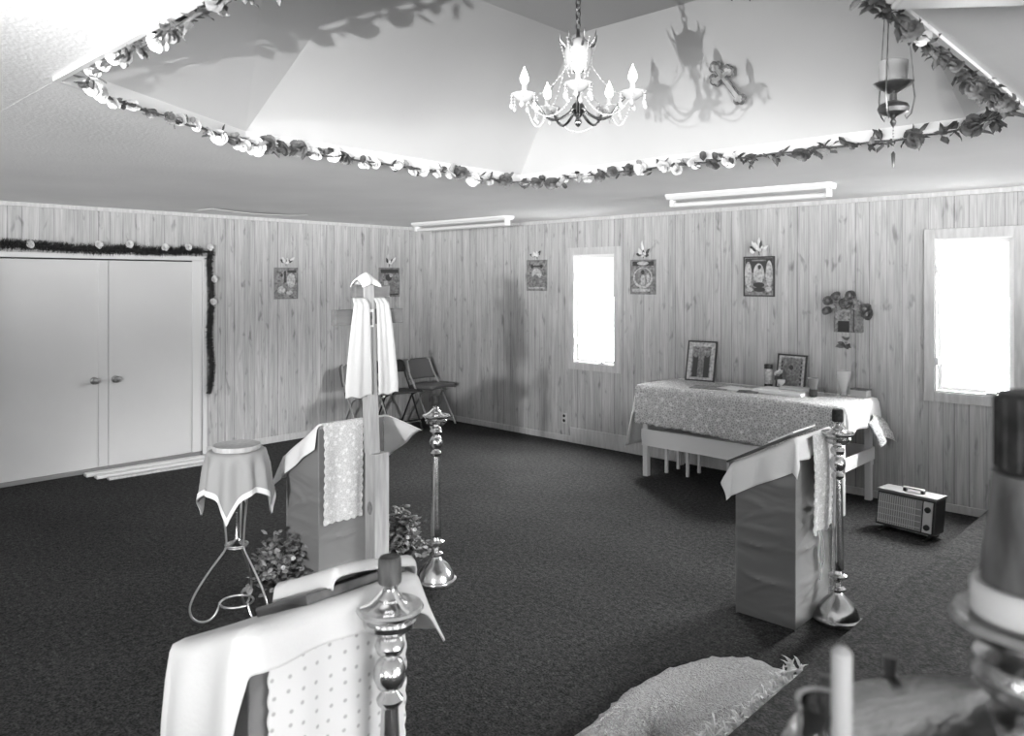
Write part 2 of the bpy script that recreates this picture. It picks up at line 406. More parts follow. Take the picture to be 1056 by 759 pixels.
# ------------------------------------------------------------------ ceiling fixtures
def fluoro(x, y, L, rz, label, z=H):
    t = thing('fluorescent_light', label, 'ceiling light', (x, y, z), rz, 'fluorescent ceiling lights')
    b = MB(); b.prism([(-.075, -.002), (.075, -.002), (.075, -.018), (.045, -.045), (-.045, -.045), (-.075, -.018)], -L/2, L/2, T=Tm((0, 0, 0), rx=PI/2, rz=PI/2))
    b.build('housing', M['white'], t, bevel=.002)
    for s in (-1, 1):
        MB().box(s*(L/2-.03)-.012, s*(L/2-.03)+.012, -.035, .035, -.10, -.045).build('lamp_holder', M['white'], t, bevel=.003)
    MB().tube([(-L/2+.045, 0, -.085), (L/2-.045, 0, -.085)], .019, 14).build('tube', M['tube'], t, smooth=True)
    return t
fluoro(1.38, -.78, 1.52, 0, 'bare-tube fluorescent strip light on the ceiling above the room corner')
fluoro(5.0, -1.23, 1.25, math.radians(5), 'bare-tube fluorescent strip light on the ceiling above the lace-covered table')
t = thing('fluorescent_fixture', 'wide white ceiling fixture cut off by the top right corner of the photo', 'ceiling light', (7.55, -4.55, H), math.radians(38))
MB().box(-.45, .45, -.16, .16, -.05, -.002).build('housing', M['white'], t, bevel=.01)
MB().box(-.44, .44, -.15, .15, -.065, -.05).build('diffuser', M['tube'], t, bevel=.006)

# ------------------------------------------------------------------ garlands
def petal(b, base, d, up, L, W):
    """rounded cupped petal"""
    d = Vector(d).normalized(); up = Vector(up); sd = d.cross(up)
    if sd.length < 1e-3: sd = d.cross(Vector((.3, .5, .8)))
    sd.normalize(); nn = sd.cross(d).normalized(); b0 = Vector(base)
    P = lambda t, w, h: b0+d*(L*t)+sd*(W*w)+nn*(L*h)
    b.add([P(0, 0, 0), P(.4, -.5, .1), P(.8, -.46, .22), P(1, -.15, .2), P(1, .15, .2), P(.8, .46, .22), P(.4, .5, .1), P(.55, 0, -.02)],
          [(0, 7, 1), (1, 7, 2), (2, 7, 3), (3, 7, 4), (4, 7, 5), (5, 7, 6), (6, 7, 0)])
def flower_mesh(b, c, r, up, petals=5):
    c = Vector(c); up = Vector(up).normalized()
    x = up.cross(Vector((.31, .73, .6))).normalized(); y = up.cross(x)
    for ring, rr, lift in ((0, 1, -.1), (1, .85, .45), (0, .6, 1.1)):
        for k in range(petals):
            a = 2*PI*(k+.5*ring)/petals+R.random()*.4
            d = x*math.cos(a)+y*math.sin(a)+up*lift
            petal(b, c, d, up, r*rr*(.85+.3*R.random()), r*rr*1.15)
def path_points(P_, step):
    out = []
    for i in range(len(P_)-1):
        a, c2 = Vector(P_[i]), Vector(P_[i+1]); L = (c2-a).length; k = max(1, round(L/step))
        for j in range(k): out.append((a.lerp(c2, j/k), (c2-a).normalized()))
    return out
GZ = H-.02
GI = off(OP, -.02)
gp = [GI[2], GI[1], GI[0], GI[5], GI[4], GI[3]]
# rounder corners where the garland sags across
def rounded(P_, rad):
    o = []
    for i, p in enumerate(P_):
        p = Vector(p)
        if 0 < i < len(P_)-1:
            a = (Vector(P_[i-1])-p).normalized()*rad; c2 = (Vector(P_[i+1])-p).normalized()*rad
            for t in (0, .33, .67, 1): o.append(tuple((1-t)**2*(p+a)+2*t*(1-t)*p+t*t*(p+c2)))
        else: o.append(tuple(p))
    return o
gpath = rounded([GI[3], GI[2]][:2] + gp[1:] , .28)
gpath = [(x, y, GZ) for x, y in gpath]
gt = thing('flower_garland', 'leafy artificial flower garland pinned around the edge of the raised ceiling opening', 'garland', (5.6, -4.2, GZ))
off0 = Vector((5.6, -4.2, GZ))
pts = path_points(gpath, .05)
MB().tube([p-off0+Vector((0, 0, .004*math.sin(i*1.3))) for i, (p, d) in enumerate(pts)], .005, 6).build('vine', M['leafd'], gt, smooth=True)
lb = MB(); fl = []; acc = 0
for i, (p, d) in enumerate(pts):
    right = p.x > 5.6; front = p.y < -5.0 and p.x < 6.9; sc = .62 if front else (.62 if p.y < -3.9 and p.x > 6.8 else .9)
    k = (6 if right else 2)
    if right and R.random() < .3: k = 1
    for j in range(k):
        v = Vector((R.uniform(-1, 1), R.uniform(-1, 1), R.uniform(-.9, .7))); v += d*R.uniform(-.5, .5)
        lb.mat(0 if R.random() < (.95 if right else .8) else 1)
        q = lb.leaf if right else (lambda b_, v_, u_, L_, W_: petal(lb, b_, v_, u_, L_*.9, W_*1.1))
        q(p-off0+Vector((R.uniform(-.02, .02), R.uniform(-.02, .02), R.uniform(-.02, .02)))*sc, v, (R.uniform(-.5, .5), R.uniform(-.5, .5), 1), R.uniform(.05, .082)*sc, R.uniform(.026, .042)*sc)
    acc += .05
    if acc > .105:
        acc -= .105
        if not right or R.random() < .45: fl.append((p, right, sc))
lb.build('leaves', [M['leafd'], M['leafp']], gt)
for n_, (p, right, sc) in enumerate(fl[:98]):
    b = MB(); dark = R.random() < (.7 if right else .5)
    flower_mesh(b, (0, 0, 0), R.uniform(.038, .056)*sc, (R.uniform(-.2, .8), R.uniform(-1, -.2), R.uniform(-.9, .0)))
    b.build('flower', M['petald'] if dark else M['petalw'], gt, loc=p-off0+Vector((R.uniform(-.015, .015), R.uniform(-.02, .02), R.uniform(-.02, .02)))*sc)
# sprig at the top of the dome
sp = MB()
for i in range(9):
    px = 5.78+.03*i
    for j in range(3):
        sp.leaf((px-5.9, 0, 0), (R.uniform(-1, 1), R.uniform(-.8, .1), R.uniform(-1, -.1)), (0, -1, .3), .075, .03)
tag(sp.build('leaf_sprig', M['leafd'], loc=(6.02, -3.16, 3.145)), 'small dark leaf sprig hanging at the top edge of the ceiling recess', 'sprig')

# tinsel garland over the door
tg = thing('tinsel_garland', 'dark tinsel garland with pale blossoms framing the white double doors', 'garland', (0, -3.0, DZ+.07))
o0 = Vector((0, -3.0, DZ+.07))
path = [Vector((.025, y, DZ+.095+.012*math.sin(y*5.0)-(.02 if -3.7 < y < -3.3 else 0))) for y in [DY0-.5+.02*i for i in range(113)] if y < -2.99]
down = [Vector((.025, -2.985+.012*math.sin(z*9), z)) for z in [DZ+.09-.02*i for i in range(75)] if z > .62]
full = path+down
MB().tube([p-o0 for p in full], .012, 6).build('core', M['tinsel'], tg)
b = MB()
for p in full:
    for k in range(34):
        v = Vector((abs(R.gauss(0, .8)), R.gauss(0, 1), R.gauss(0, 1)))
        rr = R.uniform(.045, .07) if p.z > DZ+.02 else R.uniform(.035, .055)
        b.leaf(p-o0, v, (R.random(), R.random(), R.random()), rr, .007, .1)
b.build('tinsel', M['tinsel'], tg)
for (y, z) in ((-4.6, DZ+.11), (-4.05, DZ+.13), (-3.78, DZ+.14), (-3.45, DZ+.12), (-3.22, DZ+.13), (-3.0, DZ+.14), (-2.955, 1.78), (-2.97, 1.55)):
    q = MB(); flower_mesh(q, (0, 0, 0), .036, (1, .1, .2)); q.build('flower', M['petalw'], tg, loc=Vector((.055, y, z))-o0)

# ------------------------------------------------------------------ chandelier
ch = thing('chandelier', 'five-armed crystal chandelier with lit candle bulbs hanging in the ceiling recess', 'chandelier', (5.89, -4.32, 2.33))
ch.scale = (.91, .91, .78)
Z0 = 2.33; CT = (TOPZ-Z0)/.78
MB().lathe([(.055, 0), (.05, .012), (.02, .03), (.008, .035)][::-1], 20, c=(0, 0, CT-.036)).build('canopy', M['brass'], ch, smooth=True)
b = MB(); z = .47
i = 0
while z < CT-.04:
    ring = []
    for k in range(10):
        a = 2*PI*k/10; u, v = .011*math.cos(a), .019*math.sin(a)
        ring.append((u if i % 2 == 0 else 0, 0 if i % 2 == 0 else u, z+.015+v))
    b.tube(ring, .0028, 5, closed=True); z += .028; i += 1
b.build('chain', M['brassdark'], ch, smooth=True)
b = MB(); b.lathe([(.001, 0), (.012, .012), (.016, .025), (.008, .045), (.02, .06), (.034, .08), (.03, .10), (.012, .12), (.011, .2), (.03, .215), (.014, .235), (.012, .3), (.028, .32), (.05, .33), (.02, .34), (.012, .4), (.006, .47)], 24)
b.build('column', M['brass'], ch, smooth=True)
# glass bowl and crown of leaf spikes
b = MB(); b.lathe([(.025, .27), (.04, .275), (.05, .31), (.058, .355), (.05, .40), (.03, .42)], 20, cap=False)
b.build('crystal_bowl', M['crystal'], ch, smooth=True)
b = MB()
for k in range(8):
    a = 2*PI*k/8+.2; ca, sa = math.cos(a), math.sin(a)
    b.tube([(.012*ca, .012*sa, .36), (.05*ca, .05*sa, .375), (.075*ca, .075*sa, .41), (.082*ca, .082*sa, .45)], [.004, .006, .004, .001], 6)
b.build('crown', M['brassdark'], ch, smooth=True)
def beads(b, p0, p1, sag, n_, r):
    th = []
    for k in range(n_+1):
        t = k/n_; p = Vector(p0).lerp(Vector(p1), t); p.z -= sag*4*t*(1-t); b.ball(p, r, 6, 4); th.append(p)
    b.tube(th, .0012, 4)
view_ang = math.atan2(-6.59+4.32, 7.71-5.89)
RA = .228
tips = []
for k in range(5):
    a = view_ang+2*PI*k/5; ca, sa = math.cos(a), math.sin(a); tips.append((RA*ca, RA*sa, .135))
    arm = MB(); path = []
    for t in [j/12 for j in range(13)]:
        r = lerp(.02, RA, t); zz = .085-.055*math.sin(PI*min(1, t*1.25))+.06*max(0, t-.55)/.45
        path.append((r*ca, r*sa, zz))
    arm.tube(path, .0065, 8)
    ao = arm.build('arm', M['brass'], ch, smooth=True)
    d = MB(); d.lathe([(.004, .105), (.02, .11), (.05, .135), (.056, .143), (.05, .147), (.015, .135), (.012, .13)], 18, c=(RA*ca, RA*sa, 0)); d.build('drip_pan', M['crystal'], ao, smooth=True)
    d = MB(); d.lathe([(.0115, .125), (.0115, .185), (.008, .19)], 12, c=(RA*ca, RA*sa, 0)); d.build('candle_sleeve', M['candle'], ao, smooth=True)
    d = MB(); d.lathe([(.008, .19), (.0165, .205), (.0175, .22), (.011, .245), (.004, .262), (.0008, .275)], 14, c=(RA*ca, RA*sa, 0)); d.build('bulb', M['bulb'], ao, smooth=True)
    d = MB()
    for j in range(6):
        aj = 2*PI*j/6; px_, py_ = RA*ca+.054*math.cos(aj), RA*sa+.054*math.sin(aj)
        for q in range(3): d.ball((px_, py_, .132-.014*q), .0045, 6, 4)
        d.ball((px_, py_, .084), .009, 8, 5, 1.8); d.tube([(px_, py_, .085), (px_, py_, .136)], .0012, 4)
    d.tube([(RA*ca+.054*math.cos(2*PI*j/24), RA*sa+.054*math.sin(2*PI*j/24), .136) for j in range(24)], .002, 4, closed=True)
    d.build('pendant_crystals', M['crystal'], ao, smooth=True)
for k in range(5):
    b = MB(); beads(b, tips[k], tips[(k+1) % 5], .115, 24, .005); b.build('crystal_swag', M['crystal'], ch, smooth=True)
for k in range(5):
    b = MB(); a = view_ang+2*PI*(k+.5)/5; beads(b, (.075*math.cos(a), .075*math.sin(a), .41), (.04*math.cos(a), .04*math.sin(a), .25), -.0, 10, .005); beads(b, (.058*math.cos(a), .058*math.sin(a), .3), tips[k], .05, 14, .0045)
    b.build('crystal_strand', M['crystal'], ch, smooth=True)

# hanging oil lamp (vigil lamp)
LX, LY, LZ = 6.742, -3.507, 2.33
lt = thing('hanging_oil_lamp', 'ornate hanging vigil lamp with a clear glass cup on three thin chains', 'hanging lamp', (LX, LY, LZ))
b = MB(); b.lathe([(.001, .0), (.008, .01), (.012, .02), (.006, .03), (.012, .04), (.05, .055), (.056, .07), (.05, .085), (.014, .10), (.012, .125), (.03, .135), (.066, .155), (.07, .165), (.062, .168), (.03, .15), (.02, .15)], 28)
b.build('holder', M['brassdark'], lt, smooth=True)
b = MB(); b.lathe([(.028, .152), (.046, .16), (.05, .20), (.052, .245), (.05, .245), (.047, .2), (.043, .165), (.025, .156)], 24, cap=False); b.build('glass_cup', M['cutglass'], lt, smooth=True)
b = MB(); b.lathe([(.02, .155), (.03, .16), (.032, .232), (.001, .232)], 16, c=(.012, .008, 0)); b.build('candle', M['picgrey'], lt, smooth=True)
for k in range(3):
    a = 2*PI*k/3+.5; ca, sa = math.cos(a), math.sin(a)
    b = MB()
    P0 = Vector((.07*ca, .07*sa, .165)); P1 = Vector((.02*ca, .02*sa, .70))
    b.tube([P0.lerp(P1, t/20)+Vector((0, 0, .0)) for t in range(21)], [.0016 if t % 2 else .0028 for t in range(21)], 5)
    b.build('chain', M['brassdark'], lt, smooth=True)
    s = MB(); s.tube([(.068*ca, .068*sa, .16), (.074*ca, .074*sa, .11), (.062*ca, .062*sa, .05), (.045*ca, .045*sa, .03), (.04*ca, .04*sa, .045)], .003, 6); s.build('scroll', M['brassdark'], lt, smooth=True)
b = MB(); b.lathe([(.022, .70), (.024, .705), (.006, .72), (.004, TOPZ-LZ-.06)], 12); b.build('hook', M['brassdark'], lt, smooth=True)
b = MB()
for k in range(7): b.ball((0, 0, -.012*k), .004, 6, 4)
b.lathe([(.002, -.09), (.008, -.1), (.004, -.15)], 8); b.build('tassel', M['brassdark'], lt, smooth=True)

# wall cross in the dome
bf = math.atan2(.46, .67)
ct = thing('wall_cross', 'small trefoil-ended metal cross hung crooked in the ceiling recess', 'cross', (5.752, -2.972, 2.81))
ct.rotation_euler = (PI/2+bf, 0, 0)
def trefoil_cross(s, w):
    P_ = []
    arms = ((PI/2, .42), (PI, .36), (-PI/2, 1.0), (0, .36))
    b = MB()
    for a, L in arms:
        T = Matrix.Rotation(a, 4, 'Z')
        b.box(0, L*s, -w/2, w/2, 0, .01, T)
        for (u, v) in ((L*s, 0), (L*s-.012, w*.55), (L*s-.012, -w*.55)):
            p = T @ Vector((u, v, 0)); b.lathe([(w*.5, 0), (w*.5, .012), (w*.3, .014)], 14, c=(p.x, p.y, 0))
    return b
rot = MB(); tb = trefoil_cross(.165, .036)
Tr = Matrix.Rotation(math.radians(22), 4, 'Z')
tb.v = [tuple(Tr @ Vector(p)) for p in tb.v]
tb.build('cross_body', M['picgrey'], ct)
tb = trefoil_cross(.155, .021); tb.v = [tuple((Tr @ Vector(p))+Vector((0, 0, .005))) for p in tb.v]
tb.build('cross_face', M['cream'], ct)

# ------------------------------------------------------------------ icons on the walls
def icon(label, cat, loc, rz, w, h, style, frame_w=.012):
    """picture plaque in local xz plane facing -y"""
    t = thing('wall_icon', label, cat, loc, rz, 'icon pictures on the panelled walls')
    b = MB(); f = frame_w
    b.box(-w/2, w/2, -.018, 0, -h/2, -h/2+f); b.box(-w/2, w/2, -.018, 0, h/2-f, h/2); b.box(-w/2, -w/2+f, -.018, 0, -h/2+f, h/2-f); b.box(w/2-f, w/2, -.018, 0, -h/2+f, h/2-f)
    b.build('frame', M['picmid'] if style != 4 else M['picdark'], t, bevel=.002)
    p = MB(); a, c = w/2-f, h/2-f
    p.mat(0).box(-a, a, -.012, -.001, -c, c)
    y = -.0125
    def disc(cx_, cz_, rx, rz_, mi, lev=1):
        p.mat(mi); n_ = 20; yy = -.0122-.0006*lev
        p.add([(cx_+rx*math.cos(2*PI*k/n_), yy, cz_+rz_*math.sin(2*PI*k/n_)) for k in range(n_)], [tuple(range(n_))])
    def quad(x0, x1, z0, z1, mi, lev=1):
        p.mat(mi); yy = -.0122-.0006*lev
        p.add([(x0, yy, z0), (x1, yy, z0), (x1, yy, z1), (x0, yy, z1)], [(0, 1, 2, 3)])
    if style == 0:   # robed pair, dark top right block
        quad(.1*a, .95*a, .72*c, .9*c, 1); disc(-.42*a, .55*c, .1*a, .12*c, 1); quad(-.22*a, -.02*a, .05*c, .85*c, 1, 2); disc(.45*a, .2*c, .4*a, .5*c, 3); disc(-.45*a, -.45*c, .35*a, .25*c, 3, 2); disc(.3*a, -.65*c, .3*a, .15*c, 3, 2)
    elif style == 1:
        quad(-.95*a, .95*a, .68*c, .95*c, 1); disc(-.1*a, .35*c, .35*a, .25*c, 1, 2); disc(.15*a, .5*c, .18*a, .14*c, 3, 3); quad(-.6*a, -.15*a, -.9*c, .1*c, 3); quad(.05*a, .5*a, -.85*c, .1*c, 2, 2); quad(-.95*a, .95*a, -.95*c, -.82*c, 1)
    elif style == 2:
        quad(-.6*a, .6*a, .58*c, .68*c, 1); disc(-.5*a, .62*c, .16*a, .14*c, 1, 2); disc(.5*a, .62*c, .16*a, .14*c, 1, 2); disc(0, .1*c, .55*a, .38*c, 3); disc(-.1*a, -.35*c, .4*a, .4*c, 2, 2); quad(-.9*a, .9*a, -.92*c, -.82*c, 3)
    elif style == 3:
        quad(-.9*a, .95*a, .7*c, .97*c, 1); disc(0, .85*c, .5*a, .12*c, 3, 2); disc(0, -.05*c, .85*a, .65*c, 3, 1); disc(0, -.0*c, .7*a, .55*c, 0, 2); disc(0, .3*c, .16*a, .14*c, 1, 3); disc(.45*a, -.05*c, .14*a, .3*c, 3, 3); disc(-.5*a, -.05*c, .14*a, .3*c, 2, 3); disc(0, -.2*c, .2*a, .35*c, 3, 3); quad(-.9*a, .6*a, -.9*c, -.72*c, 3, 2)
    else:            # winged robed figures on a dark ground
        quad(-.97*a, .97*a, .2*c, .97*c, 1); disc(0, .15*c, .38*a, .55*c, 3, 2); disc(-.75*a, .1*c, .25*a, .7*c, 3, 2); disc(.72*a, .15*c, .24*a, .7*c, 3, 2); disc(.05*a, .5*c, .12*a, .12*c, 1, 3); disc(0, -.45*c, .4*a, .14*c, 1, 3); disc(.05*a, -.7*c, .42*a, .13*c, 1, 3); disc(-.65*a, -.7*c, .25*a, .12*c, 3, 3); disc(.65*a, -.68*c, .25*a, .12*c, 3, 3); quad(-.5*a, .5*a, .82*c, .9*c, 2, 2)
    p.build('picture', [M['picgrey'], M['picdark'], M['picmid'], M['piclight']], t)
    return t
IL = math.radians(90)  # facing +x: rotate -y to +x
icon('faded icon plaque on the wall between the doors and the wooden cross', 'icon', (.002, -2.115, 1.735), IL, .285, .345, 0)
icon('icon plaque half behind the wooden cross, right of the faded icon', 'icon', (.002, -.70, 1.745), IL, .31, .36, 1)
icon('pale narrow icon plaque on the back wall left of the narrow window', 'icon', (1.835, -.002, 1.825), 0, .30, .35, 2)
icon('icon plaque with an arched scene just right of the narrow window', 'icon', (3.27, -.002, 1.80), 0, .30, .35, 3)
icon('dark icon plaque of winged robed figures above the lace-covered table', 'icon', (4.51, -.002, 1.80), 0, .295, .36, 4)
def spray(label, loc, rz, kind):
    t = thing('flower_spray', label, 'flower spray', loc, rz, 'sprays pinned above the wall icons')
    b = MB(); pale = MB()
    dirs = {0: [(-.8, .5, 1), (.7, .55, 1), (-.6, .8, 0), (.9, .8, 0)], 1: [(-.6, 1, 1), (.3, .9, 1), (.8, 1.1, 0), (-.2, .6, 0)], 2: [(-.9, .4, 1), (.7, .8, 1), (.2, .8, 0), (-.4, .7, 0)],
            3: [(-.7, .3, 1), (.2, .7, 1), (.9, .8, 1), (.8, .1, 1), (0, 1.7, 0), (-.4, .9, 0), (.4, .6, 0)], 4: [(-.8, .7, 1), (-.3, 1.1, 0), (.3, 1.2, 1), (.9, .7, 0), (.1, 1.5, 0), (-.6, 1.2, 0)]}[kind]
    for (dx, dz, dk) in dirs:
        q = b if dk else pale
        q.leaf((dx*.03, -.012, dz*.02), (dx, -.25, dz), (0, -1, .2), .075*math.hypot(dx, dz), .034)
        q.leaf((dx*.05, -.014, dz*.03), (dx*1.1, -.3, dz+.2), (0, -1, .2), .05*math.hypot(dx, dz), .03)
    for k in range(5): pale.leaf((R.uniform(-.05, .05), -.012, R.uniform(0, .03)), (R.uniform(-1, 1), -.3, R.uniform(0, 1)), (0, -1, .2), .05, .03)
    b.build('dark_leaves', M['leafd'], t); pale.build('pale_petals', M['petalw'], t)
    MB().tube([(0, -.003, -.02), (0, -.012, .01), (.01, -.012, .05)], .004, 6).build('stem', M['leafd'], t)
spray('dark-leaved bow sprig above the faded icon left of the cross', (.002, -2.115, 1.95), IL, 0)
spray('dark sprig above the icon that the wooden cross half hides', (.002, -.70, 1.955), IL, 1)
spray('two-leaf sprig above the pale icon left of the narrow window', (1.835, -.002, 2.03), 0, 2)
spray('pale spray with dark bits above the icon right of the narrow window', (3.27, -.002, 2.01), 0, 3)
spray('pale flower spray above the dark icon of winged figures', (4.51, -.002, 2.01), 0, 4)

# icon shelf with flowers and hanging lamp
t = thing('icon_shrine', 'box-framed icon with dark roses and a hanging cup beside the wide window', 'icon', (5.30, -.002, 1.44))
MB().box(-.10, .115, -.075, 0, -.105, .125).build('box_frame', M['picmid'], t, bevel=.004)
b = MB().box(-.085, .04, -.082, -.075, -.09, .11); b.mat(1).box(-.06, .03, -.09, -.082, -.1, -.01); b.build('picture', [M['picgrey'], M['black']], t)
MB().box(.06, .066, -.082, -.075, -.1, .12).build('side_bar', M['picdark'], t)
for (x, z, r) in ((-.15, .15, .04), (-.085, .19, .038), (.03, .2, .042), (.0, .135, .05), (.15, .09, .045), (.165, .05, .045), (-.16, .07, .036)):
    b = MB(); flower_mesh(b, (0, 0, 0), r*1.1, (0, -1, .4), 6); b.ball((0, -.012, 0), r*.5, 8, 6); b.build('rose', M['petald'], t, loc=(x, -.07, z))
b = MB()
for k in range(16): b.leaf((R.uniform(-.13, .13), -.06, R.uniform(.08, .17)), (R.uniform(-1, 1), -.6, R.uniform(-.2, 1)), (0, -1, .3), .06, .03)
b.build('leaves', M['leafp'], t)
b = MB()
for s in (-1, 1): b.tube([(s*.03, -.075, -.10), (s*.03, -.075, -.13), (s*.012, -.075, -.17), (0, -.075, -.2)], .003, 6)
b.lathe([(.001, -.2), (.02, -.19), (.03, -.175), (.03, -.165)], 14, c=(0, -.075, .03)); b.build('cup_holder', M['brassdark'], t, smooth=True)
b = MB()
for k in range(10): b.leaf((R.uniform(-.02, .02), -.07, -.205), (R.uniform(-1, 1), -.4, R.uniform(-.5, .2)), (0, -1, .3), .07, .035)
b.build('hanging_leaves', M['petald'], t)

# wall outlet
t = thing('wall_outlet', 'small dark electrical outlet low on the back wall below the narrow window', 'outlet', (2.232, 0, .25))
MB().box(-.035, .035, -.006, 0, -.057, .057).build('cover_plate', M['woodtrim'], t, bevel=.002)
for z in (-.026, .026):
    MB().lathe([(.017, 0), (.017, .003), (.012, .004)], 14, T=Tm((0, -.006, z), rx=PI/2)).build('socket', M['black'], t)

# ------------------------------------------------------------------ chairs in the corner
def chair_metal(label, loc, rz, seat_m, frame_m, padded, open_back=True):
    """folding chair, faces local +x"""
    t = thing('folding_chair', label, 'chair', loc, rz, 'folding chairs in the room corner')
    wd = .42
    for s in (-1, 1):
        y = s*wd/2
        MB().tube([(.22, y*.98, .01), (-.03, y*.98, .42), (-.16, y*.96, .62), (-.22, y*.88, .78), (-.225, y*.7, .80)], .011, 8).build('front_leg', frame_m, t, smooth=True)
        MB().tube([(-.24, y*.86, .01), (.02, y*.86, .40), (.1, y*.86, .435)], .011, 8).build('rear_leg', frame_m, t, smooth=True)
    MB().tube([(.17, -wd/2, .1), (.17, wd/2, .1)], .008, 8).build('front_stretcher', frame_m, t, smooth=True)
    MB().tube([(-.2, -wd*.43, .075), (-.2, wd*.43, .075)], .008, 8).build('rear_stretcher', frame_m, t, smooth=True)
    b = MB()
    th = .045 if padded else .018
    b.grid(lambda u, v: (-.17+.4*u, (v-.5)*wd*(.86+.1*u), .445+.02*math.sin(PI*v)*(1 if padded else -.3)+.012*u), 8, 8)
    b.build('seat', seat_m, t, smooth=True, angle=0, solid=th)
    b = MB(); z0, z1 = (.56, .80) if padded else (.66, .80)
    def bk(u, v):
        vv = (v-.5)*2; zz = lerp(z0, z1, u); xx = -.15-(zz-.6)*.36
        if u > .8: vv *= (1-.12*((u-.8)/.2)**2)
        return (xx-.03*(1-vv*vv)+.0, vv*wd*.5, zz)
    b.grid(bk, 10, 12)
    b.build('backrest', seat_m, t, smooth=True, angle=0, solid=.03 if padded else .012)
    return t
chair_metal('black metal folding chair between the white stole and the padded chair', (.38, -.86, 0), math.radians(-8), M['seatdark'], M['blackmetal'], False)
chair_metal('grey padded folding chair with pale legs, nearest the room corner', (.42, -.38, 0), math.radians(4), M['seatfab'], M['steel'], True)
chair_metal('grey folding chair mostly hidden behind the white stole on the cross', (.40, -1.33, 0), math.radians(-6), M['seatfab'], M['steel'], True)

# ------------------------------------------------------------------ floor strips by the door
for i, (xa, ya, xb, yb, w, h, lab) in enumerate(((.13, -4.19, .19, -3.02, .085, .03, 'long pale board on the carpet nearest the double doors'),
                                           (.27, -4.15, .33, -3.06, .08, .03, 'long pale board, middle one of three below the double doors'),
                                           (.40, -4.09, .45, -3.12, .06, .022, 'long grey-white board farthest from the double doors'))):
    L = math.hypot(xb-xa, yb-ya); a = math.atan2(yb-ya, xb-xa)
    o = MB().box(0, L, -w/2, w/2, 0, h).build('board', M['white'] if i < 2 else M['woodtrim'], bevel=.006); o.location = (xa, ya, 0.0); o.rotation_euler = (0, 0, a)
    tag(o, lab, 'board', 'boards lying below the doors')

# ------------------------------------------------------------------ drape helper
def drape(top, u0, u1, v0, v1, ou0, ou1, ov0, ov1, nu=40, nv=40, offs=.012, flare=.06, rip=.012, freq=34, ph=0, hem=None, fl4=(0, 0, 0, 0)):
    """cloth lying on top(u,v)->z over a rectangle and hanging past its edges"""
    def fn(s, t):
        u = lerp(u0-ou0, u1+ou1, s); v = lerp(v0-ov0, v1+ov1, t)
        if hem: u, v = hem(s, t, u, v)
        cu, cv = min(max(u, u0), u1), min(max(v, v0), v1)
        du, dv = u-cu, v-cv; dr = math.hypot(du, dv); z = top(cu, cv)+.004
        if dr < 1e-6: return (u, v, z)
        nx, ny = du/dr, dv/dr; k = min(1, dr/.1)
        fx = (fl4[0] if du < 0 else fl4[1])*abs(nx)**2+(fl4[2] if dv < 0 else fl4[3])*abs(ny)**2
        o = offs*min(1, dr/.02)+(flare+fx)*dr+rip*k*math.sin(freq*(cu*1.0+cv*1.0+math.atan2(ny, nx)*.12)+ph)
        dn = max(0, dr-.006)
        return (cu+nx*o, cv+ny*o, z-dn*(.995-.35*min(1, fx))+.003*math.sin(20*u+13*v+ph))
    return MB().grid(fn, nu, nv)

# ------------------------------------------------------------------ lecterns
SX, SY = .32, .42
def lectern(label, cx_, cy_, zl, zh, satin, group='satin-covered lecterns'):
    """corner (cx_,cy_) is the +x,-y foot; slopes down towards -x"""
    t = thing('lectern', label, 'lectern', (cx_-SX/2, cy_+SY/2, 0), 0, group)
    b = MB(); a, c = SX/2, SY/2
    N = 14
    def side(p0, p1):   # wrinkled satin panel between two bottom corners
        def fn(u, v):
            x, y = lerp(p0[0], p1[0], u), lerp(p0[1], p1[1], u); zt = lerp(zl, zh, (x+a)/SX)
            nx, ny = (p1[1]-p0[1]), -(p1[0]-p0[0]); l = math.hypot(nx, ny); nx, ny = nx/l, ny/l
            e = math.sin(PI*u)*(.4+.6*math.sin(PI*min(1, v*1.02)))
            hh = v*zt; w = .004*e*math.sin(6*hh+3*u+cx_*3)
            for q0, q1, q2 in ((.12, .10, .012), (.36, .08, .010), (.47, .14, .011), (.62, -.12, .014), (.25, -.08, .012)): w += .016*e*math.exp(-((hh-q0-q1*u-.02*math.sin(5*u+q0*40))/q2)**2)*max(0, math.sin(PI*u*1.0+q0*2))
            return (x+nx*w, y+ny*w, .004+v*(zt-.004))
        b.grid(fn, N, 70)
    N = 30
    side((-a, -c), (a, -c)); side((a, -c), (a, c)); side((a, c), (-a, c)); side((-a, c), (-a, -c))
    b.build('satin_cover', satin, t, smooth=True, angle=60)
    b = MB(); b.add([(-a, -c, zl), (a, -c, zh), (a, c, zh), (-a, c, zl), (-a, -c, zl-.02), (a, -c, zh-.02), (a, c, zh-.02), (-a, c, zl-.02)], [(0, 1, 2, 3), (7, 6, 5, 4), (0, 4, 5, 1), (1, 5, 6, 2), (2, 6, 7, 3), (3, 7, 4, 0)])
    b.build('reading_top', M['crosswood'], t)
    s = MB()   # stitched corner cords
    for (x, y) in ((a, -c), (-a, -c), (a, c)): s.tube([(x, y, .0), (x, y, lerp(zl, zh, (x+a)/SX))], .004, 6)
    s.build('corner_piping', satin, t, smooth=True)
    return t
def topf(zl, zh): return lambda u, v: lerp(zl, zh, (u+SX/2)/SX)
ZL, ZH = .79, .995; ZL3 = .86
L1 = (4.16, -4.335); L2 = (6.055, -2.79); L3 = (6.13, -5.76)
lectern('grey satin lectern behind the wooden cross, between two potted plants', L1[0], L1[1], ZL, ZH, M['satin'])
lectern('grey satin lectern in front of the lace-covered table', L2[0], L2[1], ZL, ZH-.035, M['satin'])
lectern('satin lectern hidden under white cloths in the left foreground', L3[0], L3[1], ZL3, ZH, M['satin2'])
a, c = SX/2, SY/2
